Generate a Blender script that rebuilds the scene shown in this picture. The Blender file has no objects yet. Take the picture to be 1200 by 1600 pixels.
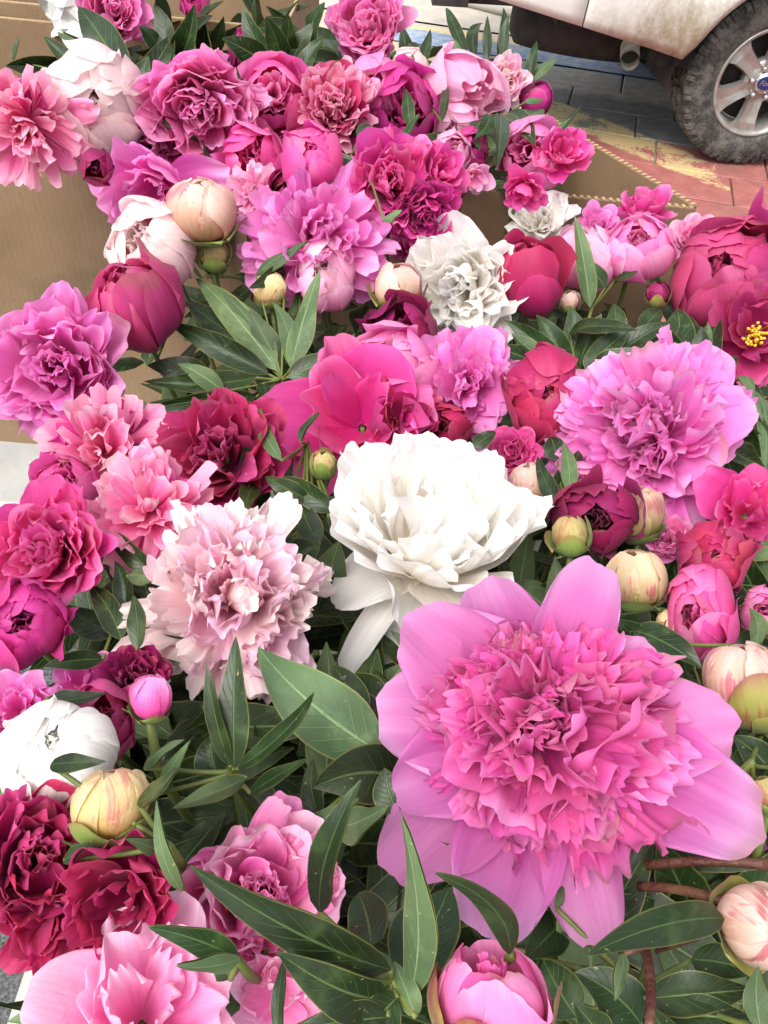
import bpy, math, random
import numpy as np
from mathutils import Vector, Matrix

# ------------------------------------------------------------------ camera, sky, sun, exposure
SC = bpy.context.scene
COL = SC.collection
CAM_H = 1.62
PITCH, ROLL, FPX = math.radians(46.0), math.radians(5.0), 1250.0
CF = np.array([0, math.cos(PITCH), -math.sin(PITCH)])
_U = np.array([0, math.sin(PITCH), math.cos(PITCH)])
_R = np.array([1.0, 0, 0])
CR = _R * math.cos(ROLL) + _U * math.sin(ROLL)
CU = _U * math.cos(ROLL) - _R * math.sin(ROLL)
CAM = np.array([0, 0, CAM_H])

cam_data = bpy.data.cameras.new('camera')
cam = bpy.data.objects.new('camera', cam_data)
COL.objects.link(cam)
m = Matrix.Identity(4)
for i in range(3):
    m[i][0], m[i][1], m[i][2], m[i][3] = CR[i], CU[i], -CF[i], CAM[i]
cam.matrix_world = m
cam_data.sensor_fit = 'VERTICAL'
cam_data.angle = 2 * math.atan(800 / FPX)
cam_data.clip_start = 0.02
cam_data.clip_end = 2000
SC.camera = cam

SUN_EL, SUN_AZ = math.radians(58), math.radians(215)   # azimuth from +Y clockwise: behind the camera, a little left
world = bpy.data.worlds.new('World')
SC.world = world
world.use_nodes = True
wn, wl = world.node_tree.nodes, world.node_tree.links
wn.clear()
sky = wn.new('ShaderNodeTexSky')
sky.sky_type = 'NISHITA'
sky.sun_disc = False
sky.sun_elevation = SUN_EL
sky.sun_rotation = SUN_AZ
sky.air_density = 1.0
sky.dust_density = 4.0
hs = wn.new('ShaderNodeHueSaturation')
hs.inputs['Saturation'].default_value = 0.18
bg = wn.new('ShaderNodeBackground')
bg.inputs['Strength'].default_value = 0.15
wo = wn.new('ShaderNodeOutputWorld')
wl.new(sky.outputs[0], hs.inputs['Color'])
wl.new(hs.outputs[0], bg.inputs[0])
wl.new(bg.outputs[0], wo.inputs[0])

sun_data = bpy.data.lights.new('sun', 'SUN')
sun_data.energy = 1.2
sun_data.angle = math.radians(35)
sun_data.color = (1.0, 0.96, 0.9)
sun = bpy.data.objects.new('sun', sun_data)
COL.objects.link(sun)
sd = Vector((math.sin(SUN_AZ) * math.cos(SUN_EL), math.cos(SUN_AZ) * math.cos(SUN_EL), math.sin(SUN_EL)))
sun.rotation_euler = sd.to_track_quat('Z', 'Y').to_euler()
sun.location = (0, 0, 6)

SC.view_settings.view_transform = 'Standard'
SC.view_settings.look = 'None'
SC.view_settings.exposure = 1.12
SC.view_settings.gamma = 1.0
SC.view_settings.use_curve_mapping = False
SC.render.engine = 'CYCLES'
SC.cycles.max_bounces = 12
SC.cycles.diffuse_bounces = 8
SC.cycles.glossy_bounces = 3
SC.cycles.transmission_bounces = 8
SC.cycles.use_denoising = True


def at(px, py, drop):
    """point of the place `drop` metres below the lens on the line of sight of a pixel, and its depth"""
    d = CF + CR * (px - 600) / FPX - CU * (py - 800) / FPX
    t = drop / -d[2]
    return CAM + d * t, t


def at_y(px, py, y):
    d = CF + CR * (px - 600) / FPX - CU * (py - 800) / FPX
    t = y / d[1]
    return CAM + d * t, t


# ------------------------------------------------------------------ helpers
def link(name, data, parent=None):
    o = bpy.data.objects.new(name, data)
    COL.objects.link(o)
    if parent is not None:
        o.parent = parent
    return o


def tag(o, label=None, cat=None, group=None, kind=None):
    if label:
        o['label'] = label
    if cat:
        o['category'] = cat
    if group:
        o['group'] = group
    if kind:
        o['kind'] = kind
    return o


def mesh_np(name, verts, faces, mats, uv=None, smooth=True, midx=None):
    """verts (N,3) array, faces (M,4) or list, uv per vertex (N,2)"""
    me = bpy.data.meshes.new(name)
    if isinstance(faces, np.ndarray):
        nf, k = faces.shape
        me.vertices.add(len(verts))
        me.vertices.foreach_set('co', np.asarray(verts, dtype=np.float32).ravel())
        me.loops.add(nf * k)
        me.loops.foreach_set('vertex_index', faces.astype(np.int32).ravel())
        me.polygons.add(nf)
        me.polygons.foreach_set('loop_start', np.arange(0, nf * k, k, dtype=np.int32))
        me.polygons.foreach_set('use_smooth', np.full(nf, smooth))
        if midx is not None:
            me.polygons.foreach_set('material_index', np.asarray(midx, dtype=np.int32))
        if uv is not None:
            l = me.uv_layers.new(name='UVMap')
            l.data.foreach_set('uv', np.asarray(uv, dtype=np.float32)[faces.ravel()].ravel())
        me.update(calc_edges=True)
    else:
        me.from_pydata([tuple(map(float, v)) for v in verts], [], faces)
        for p in me.polygons:
            p.use_smooth = smooth
        me.update()
    for mt in (mats if isinstance(mats, (list, tuple)) else [mats]):
        me.materials.append(mt)
    return me


_gf = {}


def grid_faces(nu, nv):
    if (nu, nv) not in _gf:
        i = np.arange(nv - 1)[:, None] * nu + np.arange(nu - 1)[None, :]
        i = i.ravel()
        _gf[(nu, nv)] = np.stack([i, i + 1, i + 1 + nu, i + nu], 1)
    return _gf[(nu, nv)]


class MB:
    """collects boxes, tubes, lathes into one mesh"""

    def __init__(self):
        self.v, self.f = [], []

    def add(self, vs, fs):
        b = len(self.v)
        self.v += [tuple(map(float, v)) for v in vs]
        self.f += [tuple(b + i for i in f) for f in fs]
        return self

    def box(self, c, s, rz=0.0, bev=0.0):
        hx, hy, hz = s[0] / 2, s[1] / 2, s[2] / 2
        ca, sa = math.cos(rz), math.sin(rz)
        def P(x, y, z):
            return (c[0] + x * ca - y * sa, c[1] + x * sa + y * ca, c[2] + z)
        if bev <= 0:
            vs = [P(x, y, z) for z in (-hz, hz) for x, y in ((-hx, -hy), (hx, -hy), (hx, hy), (-hx, hy))]
            fs = [(3, 2, 1, 0), (4, 5, 6, 7), (0, 1, 5, 4), (1, 2, 6, 5), (2, 3, 7, 6), (3, 0, 4, 7)]
        else:
            vs, fs = [], []
            for z, k in ((-hz, 0), (hz - bev, 0), (hz, bev)):
                vs += [P(x, y, z) for x, y in ((-hx + k, -hy + k), (hx - k, -hy + k), (hx - k, hy - k), (-hx + k, hy - k))]
            fs = [(3, 2, 1, 0), (8, 9, 10, 11)]
            for r in (0, 4):
                fs += [(r + i, r + (i + 1) % 4, r + 4 + (i + 1) % 4, r + 4 + i) for i in range(4)]
        return self.add(vs, fs)

    def tube(self, pts, rad, n=6, cap=True):
        pts = [np.array(p, float) for p in pts]
        k = len(pts)
        rads = rad if isinstance(rad, (list, tuple, np.ndarray)) else [rad] * k
        vs = []
        ref = np.array([0.3, 0.1, 0.95])
        for i, p in enumerate(pts):
            t = pts[min(i + 1, k - 1)] - pts[max(i - 1, 0)]
            t /= np.linalg.norm(t) + 1e-9
            a = np.cross(t, ref)
            if np.linalg.norm(a) < 0.1:
                a = np.cross(t, np.array([1.0, 0, 0]))
            a /= np.linalg.norm(a)
            b = np.cross(t, a)
            vs += [p + rads[i] * (math.cos(2 * math.pi * j / n) * a + math.sin(2 * math.pi * j / n) * b) for j in range(n)]
        fs = [(i * n + j, i * n + (j + 1) % n, (i + 1) * n + (j + 1) % n, (i + 1) * n + j) for i in range(k - 1) for j in range(n)]
        if cap:
            fs += [tuple(range(n))[::-1], tuple((k - 1) * n + j for j in range(n))]
        return self.add(vs, fs)

    def lathe_y(self, prof, n=48, close=False):
        """profile of (radius, y) turned round the Y axis"""
        k = len(prof)
        vs = [(r * math.cos(2 * math.pi * j / n), y, r * math.sin(2 * math.pi * j / n)) for r, y in prof for j in range(n)]
        rng = range(k) if close else range(k - 1)
        fs = [(i * n + j, i * n + (j + 1) % n, ((i + 1) % k) * n + (j + 1) % n, ((i + 1) % k) * n + j) for i in rng for j in range(n)]
        return self.add(vs, fs)

    def build(self, name, mat, parent=None, smooth=False):
        return link(name, mesh_np(name, self.v, self.f, mat, smooth=smooth), parent)


def hexlin(h, k=1.0):
    c = [int(h[i:i + 2], 16) / 255 for i in (0, 2, 4)]
    return tuple(k * ((x / 12.92) if x <= 0.04045 else ((x + 0.055) / 1.055) ** 2.4) for x in c) + (1.0,)


class NT:
    def __init__(self, name):
        self.m = bpy.data.materials.new(name)
        self.m.use_nodes = True
        self.t = self.m.node_tree
        self.t.nodes.clear()
        self.out = self.t.nodes.new('ShaderNodeOutputMaterial')

    def n(self, typ, **kw):
        o = self.t.nodes.new('ShaderNode' + typ)
        for k, v in kw.items():
            if k in ('ins',):
                for a, b in v.items():
                    if hasattr(b, 'is_linked') or hasattr(b, 'links'):
                        self.t.links.new(b, o.inputs[a])
                    else:
                        o.inputs[a].default_value = b
            else:
                setattr(o, k, v)
        return o

    def math(self, op, a, b=0.0, c=0.0, clamp=False):
        o = self.n('Math', operation=op, use_clamp=clamp)
        for i, v in enumerate((a, b, c)):
            if hasattr(v, 'links'):
                self.t.links.new(v, o.inputs[i])
            else:
                o.inputs[i].default_value = v
        return o.outputs[0]

    def mix(self, fac, a, b, blend='MIX'):
        o = self.n('Mix', data_type='RGBA', blend_type=blend, clamp_factor=True)
        for i, v in ((0, fac), (6, a), (7, b)):
            if hasattr(v, 'links'):
                self.t.links.new(v, o.inputs[i])
            else:
                o.inputs[i].default_value = v
        return o.outputs[2]

    def ramp(self, fac, lo, hi, smooth=True):
        o = self.n('MapRange', interpolation_type='SMOOTHSTEP' if smooth else 'LINEAR')
        self.t.links.new(fac, o.inputs[0])
        o.inputs[1].default_value, o.inputs[2].default_value = lo, hi
        return o.outputs[0]

    def noise(self, vec, scale, detail=3.0, rough=0.55):
        o = self.n('TexNoise')
        if vec is not None:
            self.t.links.new(vec, o.inputs['Vector'])
        o.inputs['Scale'].default_value = scale
        o.inputs['Detail'].default_value = detail
        o.inputs['Roughness'].default_value = rough
        return o.outputs['Fac']

    def bump(self, h, strength, dist):
        o = self.n('Bump')
        self.t.links.new(h, o.inputs['Height'])
        o.inputs['Strength'].default_value = strength
        o.inputs['Distance'].default_value = dist
        return o.outputs[0]

    def finish(self, sh):
        self.t.links.new(sh, self.out.inputs['Surface'])
        return self.m


def petal_material(name, base, tip, edge=None, streak=None, transl=0.48, wilted=0.45, tipw=(0.1, 0.95)):
    """petal: claw colour at the base running to a paler rim, fine veins lengthwise"""
    T = NT(name)
    uv = T.n('UVMap').outputs[0]
    sep = T.n('SeparateXYZ', ins={0: uv})
    u, v = sep.outputs[0], sep.outputs[1]
    rnd = T.n('ObjectInfo').outputs['Random']
    comb = T.n('CombineXYZ', ins={0: T.math('MULTIPLY', u, 26.0), 1: T.math('MULTIPLY', v, 1.3), 2: T.math('MULTIPLY', rnd, 57.0)})
    vein = T.noise(comb.outputs[0], 1.0, 3.0)
    comb2 = T.n('CombineXYZ', ins={0: T.math('MULTIPLY', u, 1.6), 1: T.math('MULTIPLY', v, 1.6), 2: T.math('MULTIPLY', rnd, 91.0)})
    blot = T.noise(comb2.outputs[0], 1.0, 2.0)
    g = T.math('ADD', v, T.math('MULTIPLY', T.math('SUBTRACT', blot, 0.5), 0.7))
    g = T.math('ADD', g, T.math('MULTIPLY', T.math('SUBTRACT', rnd, 0.5), 0.3))
    fac = T.ramp(g, *tipw)
    col = T.mix(fac, hexlin(base), hexlin(tip))
    if edge:
        col = T.mix(T.math('MULTIPLY', T.ramp(T.math('ADD', v, T.math('MULTIPLY', T.math('SUBTRACT', blot, 0.5), 0.6)), 0.72, 1.06), T.math('FRACT', T.math('MULTIPLY', rnd, 3.7))), col, hexlin(edge))
    if streak:
        sfac = T.math('MAXIMUM', T.math('MULTIPLY', T.math('MULTIPLY', T.ramp(vein, 0.55, 0.68), T.ramp(blot, 0.36, 0.56)), 0.55), T.math('MULTIPLY', T.ramp(T.math('ADD', blot, T.math('MULTIPLY', T.math('SUBTRACT', vein, 0.5), 0.5)), 0.52, 0.70), 0.75))
        col = T.mix(sfac, col, hexlin(streak))
    wilt = T.math('MULTIPLY', T.math('MULTIPLY', T.ramp(T.math('ADD', v, T.math('MULTIPLY', T.math('SUBTRACT', blot, 0.5), 0.5)), 0.93, 1.03), T.ramp(T.math('FRACT', T.math('MULTIPLY', rnd, 11.9)), 0.80, 0.86)), wilted)
    col = T.mix(wilt, col, hexlin('a07850'))
    dark = T.math('MULTIPLY_ADD', T.ramp(vein, 0.3, 0.7), 0.10, 0.93)
    hsv = T.n('HueSaturation')
    T.t.links.new(col, hsv.inputs['Color'])
    T.t.links.new(T.math('MULTIPLY_ADD', rnd, 0.022, 0.489), hsv.inputs['Hue'])
    T.t.links.new(T.math('MULTIPLY', dark, T.math('MULTIPLY_ADD', T.math('FRACT', T.math('MULTIPLY', rnd, 7.3)), 0.2, 0.9)), hsv.inputs['Value'])
    c = hsv.outputs[0]
    bmp = T.bump(T.math('ADD', T.math('MULTIPLY', vein, 0.5), T.noise(T.n('CombineXYZ', ins={0: T.math('MULTIPLY', u, 7.0), 1: T.math('MULTIPLY', v, 5.0), 2: T.math('MULTIPLY', rnd, 33.0)}).outputs[0], 1.0, 3.0)), 0.3, 0.0018)
    P = T.n('BsdfPrincipled', ins={'Base Color': c, 'Roughness': 0.5, 'Normal': bmp})
    P.inputs['Specular IOR Level'].default_value = 0.35
    P.inputs['Sheen Weight'].default_value = 0.08
    tr = T.n('BsdfTranslucent', ins={'Color': c})
    mx = T.n('MixShader', ins={0: transl})
    T.t.links.new(P.outputs[0], mx.inputs[1])
    T.t.links.new(tr.outputs[0], mx.inputs[2])
    return T.finish(mx.outputs[0])


def leaf_material(name, c1, c2, veinc, rough, under=False):
    T = NT(name)
    uv = T.n('UVMap').outputs[0]
    sep = T.n('SeparateXYZ', ins={0: uv})
    u, v = sep.outputs[0], sep.outputs[1]
    rnd = T.n('ObjectInfo').outputs['Random']
    a = T.math('ABSOLUTE', T.math('MULTIPLY_ADD', u, 2.0, -1.0))
    mid = T.math('SUBTRACT', 1.0, T.ramp(a, 0.025, 0.085))
    ph = T.math('FRACT', T.math('ADD', T.math('MULTIPLY', v, 8.5), T.math('MULTIPLY', a, -2.1)))
    tri = T.math('ABSOLUTE', T.math('SUBTRACT', ph, 0.5))
    side = T.math('MULTIPLY', T.math('SUBTRACT', 1.0, T.ramp(tri, 0.02, 0.075)), T.math('SUBTRACT', 1.0, T.ramp(a, 0.6, 0.95)))
    pos = T.n('NewGeometry').outputs['Position']
    nz = T.noise(pos, 90.0, 3.0)
    nz2 = T.noise(pos, 420.0, 2.0)
    big = T.noise(pos, 22.0, 2.0)
    col = T.mix(T.ramp(big, 0.35, 0.65), hexlin(c1), hexlin(c2))
    col = T.mix(T.math('MULTIPLY', T.ramp(nz, 0.5, 0.75), 0.35), col, hexlin(veinc))
    col = T.mix(T.math('MULTIPLY', side, 0.30), col, hexlin(veinc))
    col = T.mix(T.math('MULTIPLY', mid, 0.75), col, hexlin(veinc))
    col = T.mix(T.math('MULTIPLY', T.ramp(a, 0.93, 1.0), 0.5), col, hexlin('8f8a4a'))
    # dry specks
    col = T.mix(T.math('MULTIPLY', T.ramp(nz2, 0.70, 0.76), 0.5), col, hexlin('a79a66'))
    hsv = T.n('HueSaturation')
    T.t.links.new(col, hsv.inputs['Color'])
    T.t.links.new(T.math('MULTIPLY_ADD', rnd, 0.03, 0.485), hsv.inputs['Hue'])
    T.t.links.new(T.math('MULTIPLY_ADD', T.math('FRACT', T.math('MULTIPLY', rnd, 5.7)), 0.55, 0.75), hsv.inputs['Value'])
    c = hsv.outputs[0]
    hgt = T.math('ADD', T.math('MULTIPLY', T.math('ADD', mid, T.math('MULTIPLY', side, 0.6)), 1.0 if under else -1.0), T.math('MULTIPLY', nz, 0.5))
    bmp = T.bump(hgt, 0.5, 0.0012)
    P = T.n('BsdfPrincipled', ins={'Base Color': c, 'Roughness': rough, 'Normal': bmp})
    P.inputs['Specular IOR Level'].default_value = 0.36
    tr = T.n('BsdfTranslucent', ins={'Color': T.mix(0.5, c, hexlin('7fa030'))})
    mx = T.n('MixShader', ins={0: 0.10})
    T.t.links.new(P.outputs[0], mx.inputs[1])
    T.t.links.new(tr.outputs[0], mx.inputs[2])
    return T.finish(mx.outputs[0])


def plain(name, c, rough=0.6, metal=0.0, c2=None, scale=8.0, bump=0.0, bscale=60.0, spec=0.4):
    T = NT(name)
    pos = T.n('TexCoord').outputs['Object']
    col = hexlin(c)
    if c2:
        col = T.mix(T.ramp(T.noise(pos, scale, 5.0, 0.6), 0.3, 0.7), col, hexlin(c2))
    P = T.n('BsdfPrincipled', ins={'Base Color': col, 'Roughness': rough, 'Metallic': metal})
    P.inputs['Specular IOR Level'].default_value = spec
    if bump:
        T.t.links.new(T.bump(T.noise(pos, bscale, 4.0), bump, 0.004), P.inputs['Normal'])
    return T.finish(P.outputs[0])


PM = {k: petal_material('petal_' + k, *v[:2], **(v[2] if len(v) > 2 else {})) for k, v in {
    'hero': ('d02a8a', 'e664b2', dict(edge='f2a8d8')),
    'heroguard': ('c44e9c', 'cc76b6', dict(edge='d49ac8')),
    'orchid': ('e860bc', 'f090d4', dict(edge='f6bce6')),
    'hotpink': ('d82a86', 'ea5caa', dict(edge='f094c8')),
    'magenta': ('b41874', 'd43c96', dict(edge='de60ac')),
    'darkmag': ('740c40', 'a52464', dict(edge='ac3070')),
    'crimson': ('a0124e', 'c62e6a', dict(edge='d05482')),
    'rose': ('ae1e62', 'cc4480', dict(edge='d66c9c')),
    'pink': ('ea58ac', 'f294cc', dict(edge='f8c0e0')),
    'palepink': ('f498cc', 'f8c2de', dict(edge='f8d8ec')),
    'blush': ('f2c4d0', 'f8e2e2', dict(edge='faeeea', wilted=.2)),
    'blushlilac': ('f2b2d2', 'f6d6e2', dict(edge='f0c8e8')),
    'salmon': ('ea589e', 'f6a6c8', dict(edge='fad8e2')),
    'white': ('f7f1e6', 'f7f5f2', dict(edge='f6f5f2', wilted=.1)),
    'cream': ('f0dcae', 'f6ecda', dict(edge='f6eee0', wilted=.15)),
    'creambud': ('d8c070', 'f0e2b4', dict(streak='d88080')),
    'pinkbud': ('d8b48c', 'f2d8cc', dict(streak='cc5072')),
    'stripebud': ('a8a050', 'f0d4b8', dict(streak='b84860')),
    'greenbud': ('8a9a48', 'd8c88c', dict(streak='c06a58')),
}.items()}
PM['sepal'] = petal_material('petal_sepal', '55702c', '7f9248', edge='8a4a3c', transl=0.12)
PM['sepalred'] = petal_material('petal_sepalred', '66702e', '8f8a44', edge='7a2430', streak='84303a', transl=0.12)
LEAF_T = leaf_material('leaf_upper', '18260f', '223518', '52683a', 0.40)
LEAF_B = leaf_material('leaf_under', '3c5032', '4e623e', '72865c', 0.6, True)
STEM_G = plain('stem_green', '4c5c28', 0.5, c2='666c34', scale=60)
STEM_R = plain('stem_red', '4a2420', 0.5, c2='6a4a34', scale=90, bump=.4, bscale=300)
STAMEN = plain('stamen_yellow', 'd89a20', 0.6, c2='f0c040', scale=200)

# ------------------------------------------------------------------ ground, paving
def ground_material():
    T = NT('asphalt')
    pos = T.n('NewGeometry').outputs['Position']
    n1 = T.noise(pos, 140.0, 4.0, 0.7)
    n2 = T.noise(pos, 2.0, 4.0)
    col = T.mix(T.ramp(n1, 0.35, 0.7), hexlin('3a3a3c'), hexlin('77777a'))
    col = T.mix(T.math('MULTIPLY', T.ramp(n2, 0.4, 0.7), 0.5), col, hexlin('4a4846'))
    P = T.n('BsdfPrincipled', ins={'Base Color': col, 'Roughness': 0.85, 'Normal': T.bump(n1, 0.8, 0.006)})
    return T.finish(P.outputs[0])


PAVE_ROT = math.radians(-11)
PN = (math.sin(-PAVE_ROT), math.cos(PAVE_ROT))


def paving_material():
    """stamped concrete: brick red, then worn yellow, slate blue, grey, pale blue paint bands"""
    T = NT('painted_paving')
    pos = T.n('NewGeometry').outputs['Position']
    s = T.n('SeparateXYZ', ins={0: pos})
    x, y = s.outputs[0], s.outputs[1]
    w = T.noise(pos, 5.0, 5.0, 0.65)
    fine = T.noise(pos, 60.0, 5.0, 0.65)
    mid = T.noise(pos, 14.0, 5.0, 0.7)
    nn = T.math('ADD', T.math('MULTIPLY', x, PN[0]), T.math('MULTIPLY', y, PN[1]))
    nw = T.math('ADD', nn, T.math('MULTIPLY', T.math('SUBTRACT', w, 0.5), 0.30))
    rnd = T.n('ObjectInfo').outputs['Random']
    red = T.mix(T.ramp(mid, 0.3, 0.7), hexlin('8c504a'), hexlin('a2645c'))
    red = T.mix(T.math('MULTIPLY', T.ramp(w, 0.45, 0.7), 0.6), red, hexlin('8a4a48'))
    red = T.mix(T.math('MULTIPLY', rnd, 0.35), red, hexlin('7e4444'))
    red = T.mix(T.ramp(mid, 0.66, 0.74), red, hexlin('c7a59a'))
    slate = T.mix(T.ramp(mid, 0.35, 0.65), hexlin('585c61'), hexlin('74736e'))
    grey = T.mix(T.ramp(mid, 0.35, 0.65), hexlin('8d8a84'), hexlin('a8a49c'))
    blue = T.mix(T.ramp(mid, 0.42, 0.6), hexlin('7088ac'), hexlin('9ca4aa'))
    pale = T.mix(T.ramp(w, 0.35, 0.65), hexlin('a8a096'), hexlin('b8ae9f'))
    tan = hexlin('c9b184')
    c = T.mix(T.ramp(nw, 4.62, 4.70), red, slate)
    c = T.mix(T.ramp(nw, 5.15, 5.3), c, grey)
    c = T.mix(T.ramp(nw, 5.62, 5.68), c, blue)
    c = T.mix(T.ramp(nw, 5.95, 5.99), c, tan)
    c = T.mix(T.ramp(nw, 6.05, 6.09), c, pale)
    # worn yellow wedge along a slanting line
    A, B = (0.84, 4.73), (1.38, 4.24)
    L = math.hypot(B[0] - A[0], B[1] - A[1])
    nx, ny = (B[1] - A[1]) / L, -(B[0] - A[0]) / L
    dist = T.math('ABSOLUTE', T.math('ADD', T.math('ADD', T.math('MULTIPLY', x, nx), T.math('MULTIPLY', y, ny)), -(A[0] * nx + A[1] * ny)))
    yb = T.math('SUBTRACT', 1.0, T.ramp(T.math('ADD', dist, T.math('MULTIPLY', T.math('SUBTRACT', w, 0.5), 0.15)), 0.12, 0.15))
    end = T.math('SUBTRACT', 1.0, T.ramp(T.math('ADD', x, T.math('MULTIPLY', T.math('SUBTRACT', mid, 0.5), 0.25)), 1.50, 1.53))
    worn = T.math('SUBTRACT', 1.0, T.ramp(T.math('ADD', T.math('ADD', T.math('MULTIPLY', w, 0.8), T.math('MULTIPLY', mid, 0.3)), T.math('MULTIPLY', fine, 0.45)), 0.80, 0.84))
    yf = T.math('MULTIPLY', T.math('MULTIPLY', T.math('MULTIPLY', yb, end), worn), 0.8)
    c = T.mix(yf, c, hexlin('bfac78'))
    c = T.mix(T.math('MULTIPLY', T.ramp(fine, 0.55, 0.8), 0.3), c, hexlin('c0b4a4'))
    c = T.mix(T.math('MULTIPLY', T.ramp(T.noise(pos, 1.7, 4.0), 0.5, 0.75), 0.35), c, hexlin('55504c'))
    P = T.n('BsdfPrincipled', ins={'Base Color': c, 'Roughness': 0.7, 'Normal': T.bump(T.math('ADD', fine, mid), 0.35, 0.006)})
    return T.finish(P.outputs[0])


MAT_ASPHALT = ground_material()
MAT_PAVE = paving_material()
MAT_JOINT = plain('joint_mortar', '6e665e', 0.9, c2='a89e90', scale=9, bump=0.4)
mb = MB()
mb.add([(-400, -400, -0.03), (400, -400, -0.03), (400, 400, -0.03), (-400, 400, -0.03)], [(0, 1, 2, 3)])
tag(mb.build('ground', MAT_ASPHALT), kind='structure')
ca, sa = math.cos(PAVE_ROT), math.sin(PAVE_ROT)


def pv(a, n):      # paving coords (along, across) -> world
    return (a * ca - n * sa, a * sa + n * ca)


pav = MB()
quad = [pv(-1.5, 2.3), pv(5, 2.3), pv(5, 5.66), pv(-1.5, 5.66)]
pav.add([(x, y, -0.02) for x, y in quad], [(0, 1, 2, 3)])
pav = tag(pav.build('pavement', MAT_JOINT), kind='structure')
rng = random.Random(4)
row, n0 = 0, 2.32
while n0 < 5.6:
    d = 0.335
    a0 = -1.2 - (0.28 if row % 2 else 0) + rng.uniform(-.06, .06)
    while a0 < 4.6:
        w = 0.56 + rng.uniform(-.05, .05)
        g = 0.011
        pm = MB().box((0, 0, 0), (w - g, d - g, 0.04), 0, 0.004)
        o = pm.build('paver', MAT_PAVE, pav)
        x, y = pv(a0 + w / 2, n0 + d / 2)
        o.location = (x, y, -0.02 + rng.uniform(-.002, .002))
        o.rotation_euler = (rng.uniform(-.004, .004), rng.uniform(-.004, .004), PAVE_ROT + rng.uniform(-.01, .01))
        a0 += w
    n0 += d
    row += 1
rd = MB()
q = [pv(-12, 5.69), pv(14, 5.69), pv(14, 6.135), pv(-12, 6.135)]
rd.add([(x, y, 0.0) for x, y in q], [(0, 1, 2, 3)])
q = [pv(-12, 6.175), pv(14, 6.175), pv(14, 16), pv(-12, 16)]
rd.add([(x, y, 0.0) for x, y in q], [(0, 1, 2, 3)])
tag(rd.build('road', MAT_PAVE), kind='structure')
kb = MB()
x, y = pv(1, 16.2)
kb.box((x, y, 0.05), (30, 0.3, 0.2), PAVE_ROT, 0.02)
tag(kb.build('kerb', plain('kerb_concrete', 'b4aea4', 0.85, c2='98928a', scale=4, bump=0.3)), kind='structure')

# ------------------------------------------------------------------ tables, boxes, tub
TZ = 0.845
MAT_TABLE = plain('table_top_plastic', 'a9a9a6', 0.6, c2='8f908e', scale=6, bump=0.15, bscale=220)
MAT_METAL = plain('table_leg_metal', '6a6c70', 0.4, 0.8)
MAT_TUB = plain('tub_plastic', 'b4b4ae', 0.5, c2='a4a49e', scale=5)


def cardboard(name):
    T = NT(name)
    pos = T.n('TexCoord').outputs['Object']
    s = T.n('SeparateXYZ', ins={0: pos})
    n1 = T.noise(pos, 6.0, 4.0)
    n2 = T.noise(pos, 260.0, 3.0)
    flute = T.math('SINE', T.math('MULTIPLY', T.math('ADD', s.outputs[0], s.outputs[1]), 900.0))
    col = T.mix(T.ramp(n1, 0.3, 0.7), hexlin('7a6248'), hexlin('886f54'))
    col = T.mix(T.math('MULTIPLY', T.ramp(n2, 0.5, 0.8), 0.3), col, hexlin('64503a'))
    col = T.mix(T.math('MULTIPLY', T.ramp(T.noise(pos, 3.5, 5.0, .7), 0.55, 0.72), 0.45), col, hexlin('54432f'))
    P = T.n('BsdfPrincipled', ins={'Base Color': col, 'Roughness': 0.8,
            'Normal': T.bump(T.math('ADD', T.math('MULTIPLY', flute, 0.12), T.math('ADD', n2, T.math('MULTIPLY', T.noise(pos, 9.0, 3.0), 6.0))), 0.3, 0.0015)})
    return T.finish(P.outputs[0])


MAT_CARD = cardboard('cardboard')
MAT_FLUTE = plain('cardboard_raw_edge', 'b09470', 0.9, c2='927858', scale=300)


def table(name, label, x0, x1, y0, y1, rz=0.0):
    root = tag(link(name, None), label, 'table')
    root.location = ((x0 + x1) / 2, (y0 + y1) / 2, 0)
    root.rotation_euler.z = rz
    w, d = x1 - x0, y1 - y0
    MB().box((0, 0, TZ - 0.02), (w, d, 0.04), 0, 0.008).build('table_top', MAT_TABLE, root)
    for sx in (-1, 1):
        for sy in (-1, 1):
            px, py = sx * (w / 2 - .06), sy * (d / 2 - .06)
            MB().tube([(px, py, -0.03), (px, py, TZ - .041)], 0.016, 10).build('leg', MAT_METAL, root, True)
    return root


table('trestle_table', 'pale grey table top under the cardboard boxes', -1.15, 0.40, 0.70, 1.62)
table('stand_table', 'small grey table under the white tub of peonies', -0.17, 0.345, -0.10, 0.655)


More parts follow.
